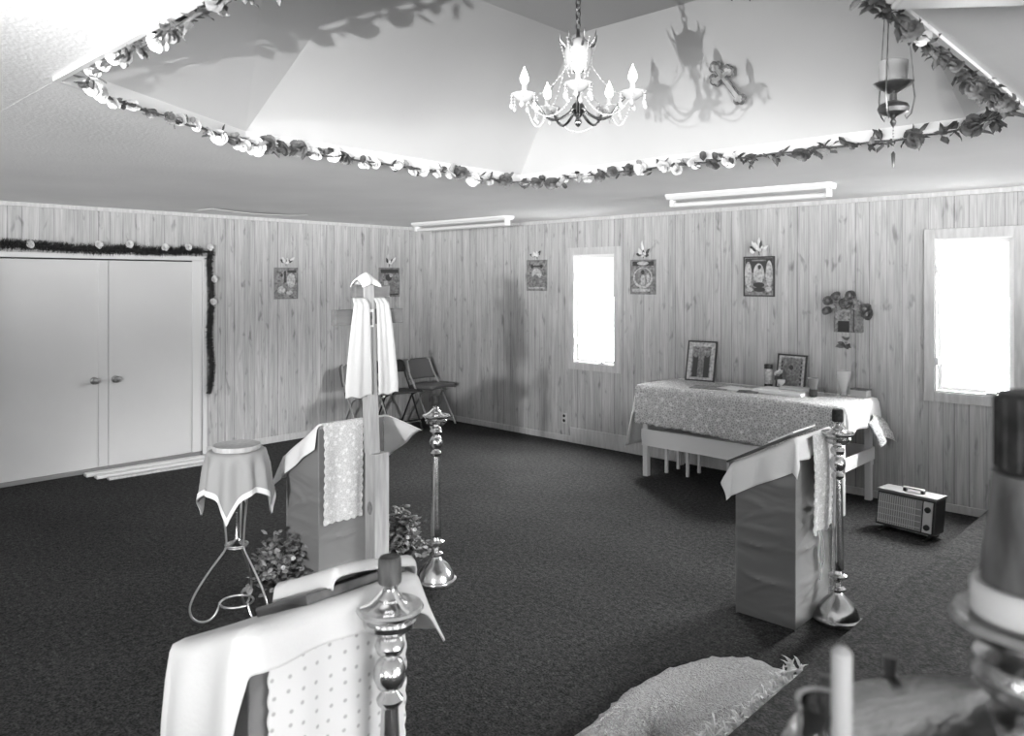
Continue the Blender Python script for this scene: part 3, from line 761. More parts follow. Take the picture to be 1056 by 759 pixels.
def place(o, L): o.location = (L[0]-a, L[1]+c, 0); return o
# lectern 1 cloths
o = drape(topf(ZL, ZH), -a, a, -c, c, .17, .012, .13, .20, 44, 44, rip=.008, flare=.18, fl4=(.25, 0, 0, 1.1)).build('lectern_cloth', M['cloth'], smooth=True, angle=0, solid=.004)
tag(place(o, L1), 'white cloth over the sloped top of the lectern behind the cross', 'cloth', 'white cloths over the lecterns')
def runner(wd, top_z, drop, scal, x, yc, th=.004, over=.10, slope=.735, rip=.006):
    """strip with scalloped edges hanging on a +x face, its head lying back over the slope"""
    def fn(s, t):
        d = lerp(-over, drop, s); k = (t-.5)*2
        e = 1+scal*abs(math.sin(d*PI/.045)) if abs(k) > .94 else 1
        y = yc+k*wd/2*e
        if d < 0: return (x+.018+d, y, top_z+.012+d*slope)
        dd = d+(scal*wd*.5*abs(math.sin(k*wd/2*PI/.045)) if s > .985 else 0)
        return (x+.02+.004*math.sin(d*9)+rip*math.sin(y*40)*min(1, d*5), y, top_z+.01-dd)
    return MB().grid(fn, 90, 60)
o = runner(.24, 0, .53, .07, 0, 0).build('lace_runner', M['lacew'], smooth=True, angle=0, solid=.003); o.location = (L1[0], L1[1]+.14, ZH)
tag(o, 'scalloped white lace runner hanging behind the knotted cross post', 'lace runner', 'lace runners on the lecterns')
# lectern 2 cloths
z2l, z2h = ZL, ZH-.035
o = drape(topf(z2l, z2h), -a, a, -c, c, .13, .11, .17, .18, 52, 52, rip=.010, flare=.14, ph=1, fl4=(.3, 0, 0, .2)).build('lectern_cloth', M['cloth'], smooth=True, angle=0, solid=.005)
tag(place(o, L2), 'white cloth over the lectern in front of the lace-covered table', 'cloth', 'white cloths over the lecterns')
o = runner(.27, 0, .50, .05, 0, 0, rip=.012).build('lace_runner', M['lacew'], smooth=True, angle=0, solid=.003); o.location = (L2[0]+.03, L2[1]+.225, z2h)
RUN2 = o; tag(o, 'wide lace runner hanging beside the brass candlestick near the lace-covered table', 'lace runner', 'lace runners on the lecterns')
o = MB().box(0, .40, 0, .27, 0, .010); o.mat(1).box(.27, .42, -.003, .27, .0105, .019); o = o.build('icon_board', [M['darkwood'], M['paper']], bevel=.002)
o.location = (L2[0]-SX-.045, L2[1]-.02, z2l+.0); o.rotation_euler = (0, -math.atan2(z2h-z2l, SX), 0); tag(o, 'thin dark board with white paper lying on the lectern near the table', 'board')
# satin bow / cord behind lectern 2
b = MB(); b.tube([(0, 0, .5), (.01, .01, .42), (.0, .02, .33), (.015, .02, .25), (.005, .03, .2)], .004, 6); b.tube([(.0, .02, .5), (.02, .03, .4), (.02, .04, .3), (.0, .05, .24)], .004, 6)
b.build('hanging_cord', M['cloth'], RUN2, smooth=True, loc=(-.005, -.02, -z2h))

# lectern 3 cloths
o = drape(topf(ZL3, ZH), -a, a, -c, c, .14, .088, .34, .20, 70, 70, rip=.010, flare=.10, ph=2, freq=28, offs=.03, fl4=(0, 0, 0, .35)).build('lectern_cloth', M['clothdim'], smooth=True, angle=0, solid=.005)
tag(place(o, L3), 'large plain white cloth draped over the left foreground lectern', 'cloth', 'white cloths over the lecterns')
o = runner(.37, 0, .70, .03, 0, 0, rip=.006, over=0).build('eyelet_runner', M['eyelet'], smooth=True, angle=0, solid=.004); o.location = (L3[0]-.008, L3[1]+.225, ZH-.02)
tag(o, 'white eyelet runner hanging behind the foreground brass candlestick', 'runner', 'lace runners on the lecterns')
# board with a second cloth resting on lectern 3
sl = math.atan2(ZH-ZL3, SX)
o = MB().box(-.27, -.01, .07, .36, 0, .024).build('covered_book', M['darkwood'], bevel=.003); o.location = (L3[0], L3[1]+.08, ZH+.008); o.rotation_euler = (0, -sl, 0)
tag(o, 'dark book lying under a small cloth on the foreground lectern', 'book')
zt = lambda u, v: ZH+.048-(a-u)*math.tan(sl)+.022*math.sin(PI*(v+c)/(2*c))
o = drape(zt, -a+.05, a-.012, -c+.23, c+.03, .03, .025, .05, .10, 44, 44, rip=.006, flare=.12, ph=4).build('book_cloth', M['clothsoft'], smooth=True, angle=0, solid=.004)
tag(place(o, L3), 'smaller white cloth over the book on the foreground lectern', 'cloth', 'white cloths over the lecterns')

# ------------------------------------------------------------------ candlesticks
PROF = [(.118, 0), (.122, .012), (.118, .026), (.108, .034), (.104, .05), (.094, .075), (.072, .105), (.05, .125), (.036, .14), (.03, .155), (.04, .165), (.04, .172), (.024, .185), (.021, .205), (.03, .218), (.046, .228), (.046, .24), (.03, .25), (.027, .265),
        (.032, .275), (.031, .33), (.027, .5), (.0225, .68), (.02, .735), (.03, .745), (.032, .755), (.024, .765), (.017, .775), (.03, .785), (.0385, .805), (.0385, .825), (.03, .845), (.018, .856), (.03, .866), (.036, .882), (.03, .9), (.02, .908),
        (.045, .918), (.062, .932), (.064, .945), (.056, .952), (.075, .962), (.081, .972), (.078, .978), (.055, .974), (.036, .982), (.027, .99), (.03, .998), (.02, 1.008), (.017, 1.02), (.026, 1.032), (.012, 1.033)]
def candlestick(label, loc, capm):
    t = thing('candlestick', label, 'candlestick', loc, 0, 'tall floor candlesticks')
    MB().lathe(PROF, 36).build('brass_stem', M['brass'], t, smooth=True, angle=35)
    MB().lathe([(.018, 1.028), (.027, 1.032), (.0285, 1.04), (.0275, 1.088), (.024, 1.094), (.012, 1.092)], 22).build('candle_stub', M[capm], t, smooth=True)
    b = MB()
    for k in range(3):
        a_ = k*2.1; b.tube([(.07*math.cos(a_), .07*math.sin(a_), .98), (.05*math.cos(a_), .05*math.sin(a_), .985), (.03*math.cos(a_), .03*math.sin(a_), 1.0), (.002*math.cos(a_), .002*math.sin(a_), 1.03)], .004, 6)
    b.build('wax_drips', M['candle'], t, smooth=True)
    return t
c1 = candlestick('brass candlestick with a brown candle stub, closest in the left foreground', (6.215, -5.445, 0), 'brownwax')
c2 = candlestick('brass floor candlestick beside the lectern near the lace-covered table', (6.165, -2.53, 0), 'dark')
c3 = candlestick('brass candlestick standing alone right of the potted plant by the cross', (4.27, -3.62, 0), 'dark')

# ------------------------------------------------------------------ wooden cross with stole
CX, CY = 4.265, -4.065
t = thing('wooden_cross', 'tall plain wooden cross with a knotted square post, standing before a lectern', 'cross', (CX, CY, 0))
MB().box(-.045, .045, -.02, .075, 0, .825).build('base_post', M['crosswood'], t, bevel=.003)
MB().lathe([(.036, 0), (.035, .0025), (.001, .003)], 16, T=Tm((.0, -.0205, .53), rx=PI/2) @ Matrix.Diagonal((.6, 1, 1, 1))).build('knot', M['picmid'], t)
b = MB(); b.box(-.028, .026, .0, .068, .825, 1.76); b.v = [(x, y-.038-.042*(z-.825)/.93, z) for x, y, z in b.v]; b.build('upright', M['crosswood'], t, bevel=.003)
MB().box(-.024, .02, -.125, .10, 1.665, 1.735).build('title_bar', M['crossbar'], t, bevel=.003)
MB().box(-.024, .02, -.25, .19, 1.525, 1.605).build('cross_bar', M['crossbar'], t, bevel=.003)
b = MB(); b.box(.0265, .030, -.062, -.018, 1.51, 1.605); b.mat(1).box(.0302, .031, -.056, -.024, 1.52, 1.59); b.build('small_icon', [M['paper'], M['picmid']], t)
b = MB()
def stole(sgn):
    # one hanging panel: from behind the title bar out over the cross bar, down to z=1.15
    ya0, yb0 = (-.145, -.062) if sgn < 0 else (-.012, .06)
    ya1, yb1 = (-.205, -.04) if sgn < 0 else (.0, .13)
    def fn(u, v):
        z = lerp(1.665, 1.145, u)
        k = min(1, max(0, (1.665-z)/.45))
        y = lerp(lerp(ya0, ya1, k**.7), lerp(yb0, yb1, k**.7), v)
        f = min(1, max(0, (1.668-z)/.04)); f = f*f*(3-2*f)
        x = lerp(.02, .045, f)+.005*k*math.sin(v*7+sgn)+.0015*math.sin(v*17)
        return (x, y, z+.006*math.sin(v*9)*k)
    return MB().grid(fn, 60, 24)
for s in (-1, 1): pass
st = thing('white_stole', 'white cloth stole hanging in two panels from the wooden cross', 'cloth', (CX, CY, 1.15))
for s in (-1, 1):
    q = stole(s); q.v = [(x, y, z-1.15) for x, y, z in q.v]; q.build('hanging_panel', M['clothsoft'], st, smooth=True, angle=0, solid=.006)
def capfn(u, v):
    y = lerp(-.105, .012, u); an = v*PI
    w = .05+.012*math.sin(u*7); hgt = .022+.012*math.sin(PI*min(1, max(0, u*1.05)))
    return (w*math.cos(an), y, .615-.022*abs(u-.5)*2+hgt*math.sin(an)-.02*(abs(math.cos(an))))
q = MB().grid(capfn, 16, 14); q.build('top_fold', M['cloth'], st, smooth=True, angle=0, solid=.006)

# ------------------------------------------------------------------ wire plant stand with cloth
PX, PY = 3.88, -4.65
t = thing('wire_plant_stand', 'curly gilt wire plant stand left of the satin lectern', 'plant stand', (PX, PY, 0))
rot0 = math.radians(133.6)-PI
for k in range(3):
    an = rot0+PI+2*PI*k/3; ca, sa = math.cos(an), math.sin(an)
    prof = [(.118, .86), (.085, .7), (.062, .52), (.05, .40), (.055, .36), (.09, .32), (.145, .25), (.2, .17), (.232, .10), (.222, .045), (.185, .012), (.14, .008), (.108, .03), (.088, .07), (.085, .095)]
    sm = []
    for i in range(len(prof)-1):
        for q in range(4): sm.append((lerp(prof[i][0], prof[i+1][0], q/4), lerp(prof[i][1], prof[i+1][1], q/4)))
    sm.append(prof[-1])
    for _ in range(3): sm = [sm[0]]+[((sm[i-1][0]+2*sm[i][0]+sm[i+1][0])/4, (sm[i-1][1]+2*sm[i][1]+sm[i+1][1])/4) for i in range(1, len(sm)-1)]+[sm[-1]]
    MB().tube([(r*ca, r*sa, z+.003) for r, z in sm], .0058, 8).build('leg', M['steel'], t, smooth=True)
MB().tube([(.083*math.cos(2*PI*k/32), .083*math.sin(2*PI*k/32), .085) for k in range(32)], .006, 8, closed=True).build('lower_ring', M['steel'], t, smooth=True)
b = MB(); b.lathe([(.055, .372), (.05, .385), (.02, .40), (.008, .42), (.007, .5), (.006, .55)], 18); b.build('collar', M['brass'], t, smooth=True)
MB().tube([(.055*math.cos(2*PI*k/24), .055*math.sin(2*PI*k/24), .385) for k in range(24)], .005, 8, closed=True).build('upper_ring', M['steel'], t, smooth=True)
MB().lathe([(.125, .855), (.132, .862), (.132, .872), (.01, .872)], 32).build('round_top', M['white'], t, smooth=True)
def stand_cloth(u, v):
    S = .335; x = lerp(-S, S, u); y = lerp(-S, S, v); r = math.hypot(x, y); Rr = .135
    if r <= Rr: return (x, y, .877)
    an = math.atan2(y, x); d = r-Rr
    o = .008+.13*d+.014*min(1, d/.08)*math.sin(an*10+.5)
    return ((Rr+o)*math.cos(an), (Rr+o)*math.sin(an), .877-d*1.0)
o = MB().grid(stand_cloth, 44, 44).build('stand_cloth', M['sheer'], smooth=True, angle=0, solid=.003); o.location = (PX, PY, 0); o.rotation_euler = (0, 0, math.radians(90-43.6+48))
tag(o, 'square white cloth with a border draped over the wire plant stand', 'cloth')
o2 = MB()
def border(u, v, side):
    S = .335
    w = lerp(-S, S, u); q = lerp(S-.03, S-.002, v)
    x, y = ((w, q), (w, -q), (q, w), (-q, w))[side]
    p = stand_cloth((x+S)/(2*S), (y+S)/(2*S)); r = math.hypot(p[0], p[1])
    return (p[0]*(1+.007/r), p[1]*(1+.007/r), p[2])
for sd in range(4): o2.grid(lambda u, v: border(u, v, sd), 40, 2)
o2.build('cloth_border', M['cloth'], o, smooth=True, angle=0)
t2 = thing('pot_saucer', 'round pale dish on top of the cloth of the wire plant stand', 'saucer', (PX, PY, .881))
MB().lathe([(.118, 0), (.122, .012), (.118, .025), (.108, .024), (.10, .02), (.02, .018)], 32).build('dish', M['woodtrim'], t2, smooth=True)

# ------------------------------------------------------------------ potted plants
def plant(label, loc, seed, spread, height, potr, poth):
    rr = random.Random(seed)
    t = thing('potted_plant', label, 'plant', loc, 0, 'potted plants flanking the lectern')
    MB().lathe([(potr*.72, 0), (potr*.75, .01), (potr*.96, poth*.86), (potr*1.05, poth*.87), (potr*1.05, poth), (potr*.94, poth), (potr*.92, poth*.9), (.01, poth*.9)], 28).build('pot', M['pot'], t, smooth=True)
    st_ = MB(); lf = MB()
    for i in range(46):
        an = rr.random()*2*PI; el = rr.uniform(.05, 1); r = spread*math.sqrt(rr.random())
        tip = Vector((r*math.cos(an), r*math.sin(an), poth+height*(1-(r/spread)**2*.8)*rr.uniform(.35, 1)))
        if r > spread*.75: tip.z -= height*.15
        st_.tube([(.3*potr*math.cos(an), .3*potr*math.sin(an), poth*.9), tip*.6+Vector((0, 0, poth*.5)), tip], .0022, 5)
        for j in range(9):
            lf.mat(0 if rr.random() < .6 else 1)
            base = tip+Vector((rr.gauss(0, .022), rr.gauss(0, .022), rr.gauss(0, .022)))
            d = Vector((rr.gauss(0, 1), rr.gauss(0, 1), rr.gauss(-.1, .5)))
            lf.leaf(base, d, (rr.gauss(0, .4), rr.gauss(0, .4), 1), rr.uniform(.03, .052), rr.uniform(.024, .04), .3)
    st_.build('stems', M['leafd'], t); lf.build('foliage', [M['leafm'], M['leafp']], t)
    for i in range(3):
        q = MB(); flower_mesh(q, (0, 0, 0), .012, (.6, -.6, .5)); an = -.8+i*.5; q.build('blossom', M['petalw'], t, loc=(spread*.75*math.cos(an), spread*.75*math.sin(an), poth+height*(.3+.15*i)))
plant('potted leafy plant on the carpet under the wire plant stand', (3.975, -4.465, 0), 3, .15, .23, .088, .17)
plant('potted leafy plant right of the wooden cross post', (4.02, -3.68, 0), 5, .14, .24, .08, .14)

# ------------------------------------------------------------------ lace-covered table
TX0, TX1, TY0, TY1, TZ = 3.71, 5.53, -.72, -.05, .815
t = thing('long_table', 'long white-legged table against the back wall under a lace cloth', 'table', ((TX0+TX1)/2, (TY0+TY1)/2, 0))
ox, oy = (TX0+TX1)/2, (TY0+TY1)/2
MB().box(TX0-ox, TX1-ox, TY0-oy, TY1-oy, TZ-.03, TZ).build('tabletop', M['white'], t, bevel=.003)
for (x, y) in ((TX0+.02, TY0+.02), (TX1-.07, TY0+.02), (TX0+.02, TY1-.07), (TX1-.07, TY1-.07)):
    MB().box(x-ox, x+.05-ox, y-oy, y+.05-oy, 0, TZ-.03).build('leg', M['white'], t, bevel=.005)
for yr in (TY0+.005-oy, TY1-.02-oy): MB().box(TX0+.02-ox, TX1-.02-ox, yr, yr+.015, .28, .43).build('long_rail', M['white'], t, bevel=.003)
for xr in (TX1-.02-ox, TX0+.005-ox): MB().box(xr, xr+.015, TY0+.02-oy, TY1-.02-oy, .33, .43).build('end_rail', M['white'], t, bevel=.003)
w2, d2 = (TX1-TX0)/2, (TY1-TY0)/2
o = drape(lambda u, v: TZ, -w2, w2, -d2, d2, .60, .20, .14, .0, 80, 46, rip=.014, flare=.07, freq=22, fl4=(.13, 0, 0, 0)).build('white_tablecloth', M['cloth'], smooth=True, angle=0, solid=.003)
o.location = (ox, oy, 0); tag(o, 'plain white tablecloth hanging over both ends of the long table', 'tablecloth')
def hem(s, t_, u, v):
    if v < -d2: v = -d2+(v+d2)*(1+.04*abs(math.sin(u*PI/.09)))*(1+.06*math.sin(u*2.2))
    return u, v
o = drape(lambda u, v: TZ+.006, -w2-.005, w2-.03, -d2-.005, d2-.10, .0, .0, .36, .0, 120, 40, offs=.05, rip=.007, flare=.03, freq=20, hem=hem).build('lace_tablecloth', M['lace'], smooth=True, angle=0, solid=.003)
LACE = o; o.location = (ox, oy, 0); tag(o, 'crochet lace cloth hanging down the front of the long table', 'tablecloth')
o = MB().grid(lambda u, v: (TX1+.035+.10*v+.02*math.sin(u*8), -.36+.30*u, .66-.08*u*(1-u)*0-.16*v**1.5+.05*math.sin(PI*u)-.03*abs(math.sin(v*9))*v), 18, 14).build('lace_end', M['lace'], LACE, smooth=True, angle=0, solid=.003, loc=(-ox, -oy, 0))
# small bench below
t = thing('low_bench', 'low white bench stored in the shade under the long table', 'bench', (4.25, -.36, 0))
MB().box(-.45, .45, -.13, .13, .36, .39).build('bench_seat', M['white'], t, bevel=.003)
for x in (-.42, -.2, .2, .42):
    for y in (-.1, .1): MB().box(x-.013, x+.013, y-.013, y+.013, 0, .36).build('leg', M['white'], t, bevel=.003)

# things on the table
TT = TZ+.0125
def photo(label, name, loc, rz, w, h, lean, kind):
    t = thing(name, label, 'framed picture', loc, rz)
    t.rotation_euler = (-lean, 0, rz)
    f = .014; b = MB(); b.box(-w/2, w/2, 0, .016, 0, f); b.box(-w/2, w/2, 0, .016, h-f, h); b.box(-w/2, -w/2+f, 0, .016, f, h-f); b.box(w/2-f, w/2, 0, .016, f, h-f)
    b.build('frame', M['picdark'], t, bevel=.002)
    p = MB(); p.mat(0).box(-w/2+f, w/2-f, .006, .014, f, h-f)
    def q(x0, x1, z0, z1, mi, lev=1):
        y = .006-.0006*lev; p.mat(mi).add([(x0*w, y, z0*h), (x1*w, y, z0*h), (x1*w, y, z1*h), (x0*w, y, z1*h)], [(0, 1, 2, 3)])
    def d(x, z, rx, rz_, mi, lev=1):
        y = .006-.0006*lev; p.mat(mi).add([(x*w+rx*w*math.cos(2*PI*k/18), y, z*h+rz_*h*math.sin(2*PI*k/18)) for k in range(18)], [tuple(range(18))])
    if kind == 0:
        q(-.32, .32, .1, .86, 1); d(0, .66, .1, .05, 2, 2); q(-.28, -.1, .1, .62, 3, 2); q(.1, .29, .1, .64, 3, 2); d(-.19, .64, .07, .06, 2, 3); d(.2, .66, .07, .06, 2, 3); q(-.09, .09, .15, .5, 2, 2); d(0, .42, .1, .12, 2, 3); q(-.06, .06, .1, .26, 1, 4)
    else:
        q(-.36, .36, .08, .9, 1); d(0, .5, .28, .33, 2, 2); d(0, .55, .16, .2, 1, 3); d(0, .62, .07, .07, 3, 4)
        for k in range(6): q(-.36, -.3, .14+.12*k, .2+.12*k, 3, 2); q(.3, .36, .14+.12*k, .2+.12*k, 3, 2)
        q(-.25, .25, .82, .87, 2, 3); q(-.2, .2, .1, .25, 2, 3)
    p.build('picture', [M['piclight'], M['picgrey'], M['picmid'], M['picdark']], t)
    st_ = MB(); st_.box(-.03, .03, .016, .02, .02, h*.7); st_.build('easel_back', M['black'], t)
photo('dark-framed photograph of a dark-clad group leaning at the left of the lace-covered table', 'framed_photograph', (3.99, -.16, TT), math.radians(8), .285, .38, math.radians(14), 0)
photo('dark-framed icon print standing behind the flower cup on the table', 'framed_icon', (4.83, -.10, TT), math.radians(-4), .27, .30, math.radians(10), 1)
t = thing('pillar_candle', 'tall dark-banded jar candle standing between the two framed pictures', 'candle', (4.655, -.13, TT))
MB().lathe([(.034, 0), (.036, .004), (.036, .035)], 20).build('base_band', M['black'], t, smooth=True)
MB().lathe([(.036, .035), (.036, .165)], 20, cap=False).build('label_wrap', M['piclight'], t, smooth=True)
MB().lathe([(.036, .165), (.036, .2), (.03, .205), (.005, .2)], 20).build('top_band', M['black'], t, smooth=True)
def flat(name, label, cat, x, y, w, d_, h, rz, m, z=None, grp=None):
    o = MB().box(-w/2, w/2, -d_/2, d_/2, 0, h).build(name, m, bevel=min(.003, h*.3)); o.location = (x, y, TT if z is None else z); o.rotation_euler = (0, 0, rz); return tag(o, label, cat, grp)
flat('booklet', 'grey open booklet lying on the lace cloth before the photograph', 'booklet', 4.30, -.50, .32, .2, .006, .25, M['picgrey'])
flat('booklet', 'pale thin booklet lying between the grey and the dark booklets', 'booklet', 4.50, -.42, .26, .2, .008, -.2, M['paper'])
flat('booklet', 'small dark booklet lying in front of the jar candle', 'booklet', 4.66, -.52, .17, .12, .008, .3, M['picmid'])
flat('large_book', 'big white flat book lying in front of the framed icon print', 'book', 4.90, -.37, .44, .26, .028, -.08, M['paper'])
flat('service_book', 'white book lying on the big flat book near the flower cup', 'book', 4.99, -.31, .26, .14, .02, .05, M['cream'], z=TT+.029)
t = thing('flower_cup', 'small footed white cup with dark and pale flowers on the table', 'flower cup', (4.885, -.30, TT+.029))
t.location = (4.845, -.29, TT+.029)
MB().lathe([(.022, 0), (.02, .006), (.006, .012), (.006, .022), (.028, .045), (.032, .07), (.028, .07), (.02, .045), (.003, .03)], 18).build('cup', M['white'], t, smooth=True)
for i in range(5):
    q = MB(); flower_mesh(q, (0, 0, 0), .026, (R.uniform(-.5, .5), -.8, .7)); q.build('flower', M['petald'] if i < 3 else M['petalw'], t, loc=(R.uniform(-.035, .035), R.uniform(-.02, .02), .085+.012*i))
t = thing('glass_goblet', 'smoked glass cup standing on a dark cup at the right of the table', 'glass', (5.16, -.40, TT))
MB().lathe([(.025, .062), (.028, .07), (.042, .12), (.047, .15), (.044, .15), (.038, .118), (.02, .075)], 20, cap=False).build('bowl', M['glassgrey'], t, smooth=True)
MB().lathe([(.026, 0), (.03, .004), (.032, .05), (.028, .062), (.01, .062)], 20).build('lower_cup', M['glassdark'], t, smooth=True)
t = thing('glass_vase', 'clear flared glass vase at the right end of the table', 'vase', (5.31, -.16, TT))
MB().lathe([(.03, 0), (.032, .006), (.02, .02), (.03, .06), (.045, .13), (.062, .2), (.06, .2), (.043, .13), (.028, .06), (.012, .025)], 24, cap=False).build('vase_body', M['cutglass'], t, smooth=True)
MB().tube([(.01, 0, .03), (.02, -.005, .1), (.035, 0, .19)], .006, 6).build('glass_stem', M['paper'], t, smooth=True)
t = thing('clear_bowl', 'low clear glass bowl in front of the glass vase', 'bowl', (5.26, -.30, TT))
MB().lathe([(.03, 0), (.045, .015), (.055, .05), (.052, .05), (.04, .015), (.01, .008)], 24, cap=False).build('bowl', M['glass'], t, smooth=True)
t = thing('small_box', 'small pale box with a dark lid at the right back corner of the table', 'box', (5.44, -.14, TT), math.radians(-6))
MB().box(-.065, .065, -.04, .04, 0, .055).build('box_body', M['cream'], t, bevel=.003)
MB().box(-.068, .068, -.043, .043, .055, .066).build('lid', M['picmid'], t, bevel=.002)

# ------------------------------------------------------------------ portable heater
t = thing('portable_heater', 'portable electric heater with grille and dial on the carpet below the wide window', 'heater', (5.985, -.77, 0), math.radians(-8))
w_, h_, d_ = .40, .245, .15
T = Matrix.Identity(4)
def hx(m, x0, x1, y0, y1, z0, z1): # slightly tilted back body
    vs = MB().box(x0, x1, y0, y1, z0, z1); vs.v = [(x, y+.18*(z-.04), z) for x, y, z in vs.v]; m.add(vs.v, vs.f)
b = MB(); hx(b, -w_/2, w_/2, -d_/2, d_/2, .04, .04+h_-.018); b.build('body', M['black'], t, bevel=.006)
b = MB(); hx(b, -w_/2-.004, w_/2+.004, -d_/2-.004, d_/2+.004, .04+h_-.018, .04+h_); b.build('top_panel', M['heatertop'], t, bevel=.003)
b = MB(); hx(b, -w_/2+.012, w_/2-.09, -d_/2-.006, -d_/2, .055, .04+h_-.03); b.build('grille', M['grille'], t)
b = MB()
for k in range(17): hx(b, -w_/2+.02+k*.0152, -w_/2+.024+k*.0152, -d_/2-.011, -d_/2-.005, .06, .04+h_-.035)
for k in range(4): hx(b, -w_/2+.015, w_/2-.093, -d_/2-.013, -d_/2-.009, .075+k*.04, .079+k*.04)
b.build('grille_bars', M['steel'], t)
b = MB(); hx(b, w_/2-.08, w_/2-.02, -d_/2-.006, -d_/2, .055, .04+h_-.03); b.build('control_panel', M['steel'], t)
for z in (.09, .205):
    MB().lathe([(.02, 0), (.019, .012), (.012, .015)], 18, T=Tm((w_/2-.05, -d_/2-.006+.18*(z-.04), z), rx=PI/2)).build('dial', M['black'], t, smooth=True)
b = MB(); b.box(-.05, -.03, .0+.02, .03+.02, h_+.04, h_+.062); b.box(.07, .09, .02, .05, h_+.04, h_+.062); b.build('handle_post', M['black'], t, bevel=.002)
MB().box(-.052, .092, .022, .048, h_+.058, h_+.07).build('carry_handle', M['steel'], t, bevel=.004)
for x in (-w_/2+.05, w_/2-.05):
    MB().box(x-.012, x+.012, -d_/2-.05, d_/2+.02, 0, .014).build('foot', M['black'], t, bevel=.003)
    MB().box(x-.01, x+.01, -.03, .03, .012, .045).build('foot_post', M['black'], t)

# ------------------------------------------------------------------ shag rug at the platform edge
rgt = thing('shag_rug', 'pale shag rug with a fringed edge lying against the platform step', 'rug', (6.03, -4.2, 0))
outline = []
ctrl = [(6.32, -3.23), (6.02, -3.215), (5.90, -3.33), (5.81, -3.55), (5.785, -3.86), (5.83, -4.2), (5.85, -5.0), (6.32, -5.0)]
ctr = Vector((6.06, -4.1))
b = MB()
P_ = path_points([(x, y, 0) for x, y in ctrl]+[(ctrl[0][0], ctrl[0][1], 0)], .03)
ring = [Vector((p.x, p.y)) for p, d in P_]; n = len(ring)
vs = []; fs = []
steps = 22
rr = random.Random(11)
for s in range(steps+1):
    f = s/steps
    for p in ring:
        q = ctr.lerp(p, f); zz = .028*(1-max(0, f-.9)/.1*.75)+rr.uniform(-.006, .006)
        jit = Vector((rr.uniform(-.008, .008), rr.uniform(-.008, .008))) if s == steps else Vector((0, 0))
        vs.append((q.x+jit.x-6.03, q.y+jit.y+4.2, max(.004, zz)))
for s in range(steps):
    for k in range(n):
        k2 = (k+1) % n; fs.append((s*n+k, s*n+k2, (s+1)*n+k2, (s+1)*n+k))
b.add(vs, fs); b.build('pile', M['rug'], rgt, smooth=True, angle=0)
b = MB()
for i in range(330):
    y = -3.22-1.75*i/330; dx = rr.uniform(.0, .05)
    b.leaf((6.30-6.03+rr.uniform(-.06, .03), y+4.2, .03+rr.random()*.02), (rr.uniform(-.8, .6), rr.uniform(-.7, .7), rr.uniform(.0, .7)), (0, 0, 1), rr.uniform(.03, .085), .012, .4)
b.build('fringe', M['fringe'], rgt)['kind'] = 'stuff'

# ------------------------------------------------------------------ foreground candle stand on the platform
FX, FY = 7.565, -5.735
M['brassfore'] = mat('worn_brass', .38, .14, 1, var=.12, vscale=18, bump=.12, bscale=70)
t = thing('brass_candle_stand', 'blurred brass candle stand with a fat lamp candle in the lower right foreground', 'candle stand', (FX, FY, PZ))
zb = PZ
def zz(z): return z-zb
MB().lathe([(.16, 0), (.165, .02), (.15, .05), (.09, .09), (.04, .14), (.03, .2), (.04, .3), (.028, .4), (.026, .9), (.04, .95), (.03, 1.0), (.028, 1.1)], 36).build('pedestal', M['brassfore'], t, smooth=True)
MB().lathe([(.03, zz(1.17)), (.13, zz(1.185)), (.19, zz(1.22)), (.22, zz(1.262)), (.224, zz(1.272)), (.218, zz(1.277)), (.19, zz(1.292)), (.12, zz(1.32)), (.06, zz(1.345)), (.03, zz(1.365))], 48).build('dish', M['brassfore'], t, smooth=True)
MB().lathe([(.035, zz(1.355)), (.028, zz(1.362)), (.046, zz(1.372)), (.054, zz(1.388)), (.05, zz(1.402)), (.03, zz(1.41)), (.045, zz(1.418)), (.06, zz(1.425)), (.07, zz(1.436)), (.067, zz(1.442)), (.05, zz(1.44))], 40).build('knop', M['brassfore'], t, smooth=True)
MB().lathe([(.05, zz(1.44)), (.053, zz(1.445)), (.052, zz(1.468)), (.049, zz(1.472)), (.04, zz(1.472))], 32).build('wax_collar', M['taperwax'], t, smooth=True)
MB().lathe([(.0435, zz(1.47)), (.043, zz(1.49)), (.038, zz(1.53)), (.0345, zz(1.575)), (.02, zz(1.577))], 32).build('lamp_candle', M['brownwax'], t, smooth=True)
b = MB(); b.lathe([(.026, zz(1.57)), (.031, zz(1.578)), (.0315, zz(1.645)), (.028, zz(1.65)), (.01, zz(1.65))], 32)
for k in range(14):
    a_ = 2*PI*k/14; b.tube([(.031*math.cos(a_), .031*math.sin(a_), zz(1.58)), (.031*math.cos(a_), .031*math.sin(a_), zz(1.645))], .003, 6)
b.build('dark_cap', M['dark'], t, smooth=True)
vx = math.atan2(-6.59-FY, 7.71-FX)
for k in range(12):
    an = vx+PI+2*PI*(k+.5)/12; ca, sa = math.cos(an), math.sin(an); r = .20
    b = MB(); b.lathe([(.007, zz(1.275)), (.008, zz(1.282)), (.011, zz(1.285)), (.010, zz(1.288)), (.006, zz(1.29)), (.007, zz(1.30)), (.0075, zz(1.311)), (.005, zz(1.311))], 14, c=(r*ca, r*sa, 0))
    b.build('candle_socket', M['darkbronze'], t, smooth=True)
spx, spy = -.197, -.03
b = MB(); b.lathe([(.045, zz(1.25)), (.038, zz(1.29)), (.024, zz(1.345)), (.022, zz(1.37)), (.024, zz(1.384)), (.02, zz(1.382)), (.016, zz(1.35)), (.002, zz(1.335))], 24, c=(-.127, -.17, 0)); b.build('open_cup', M['brassfore'], t, smooth=True)
o = MB().lathe([(.0085, 0), (.0085, .155), (.004, .16)], 14).build('taper_candle', M['taper'], smooth=True)
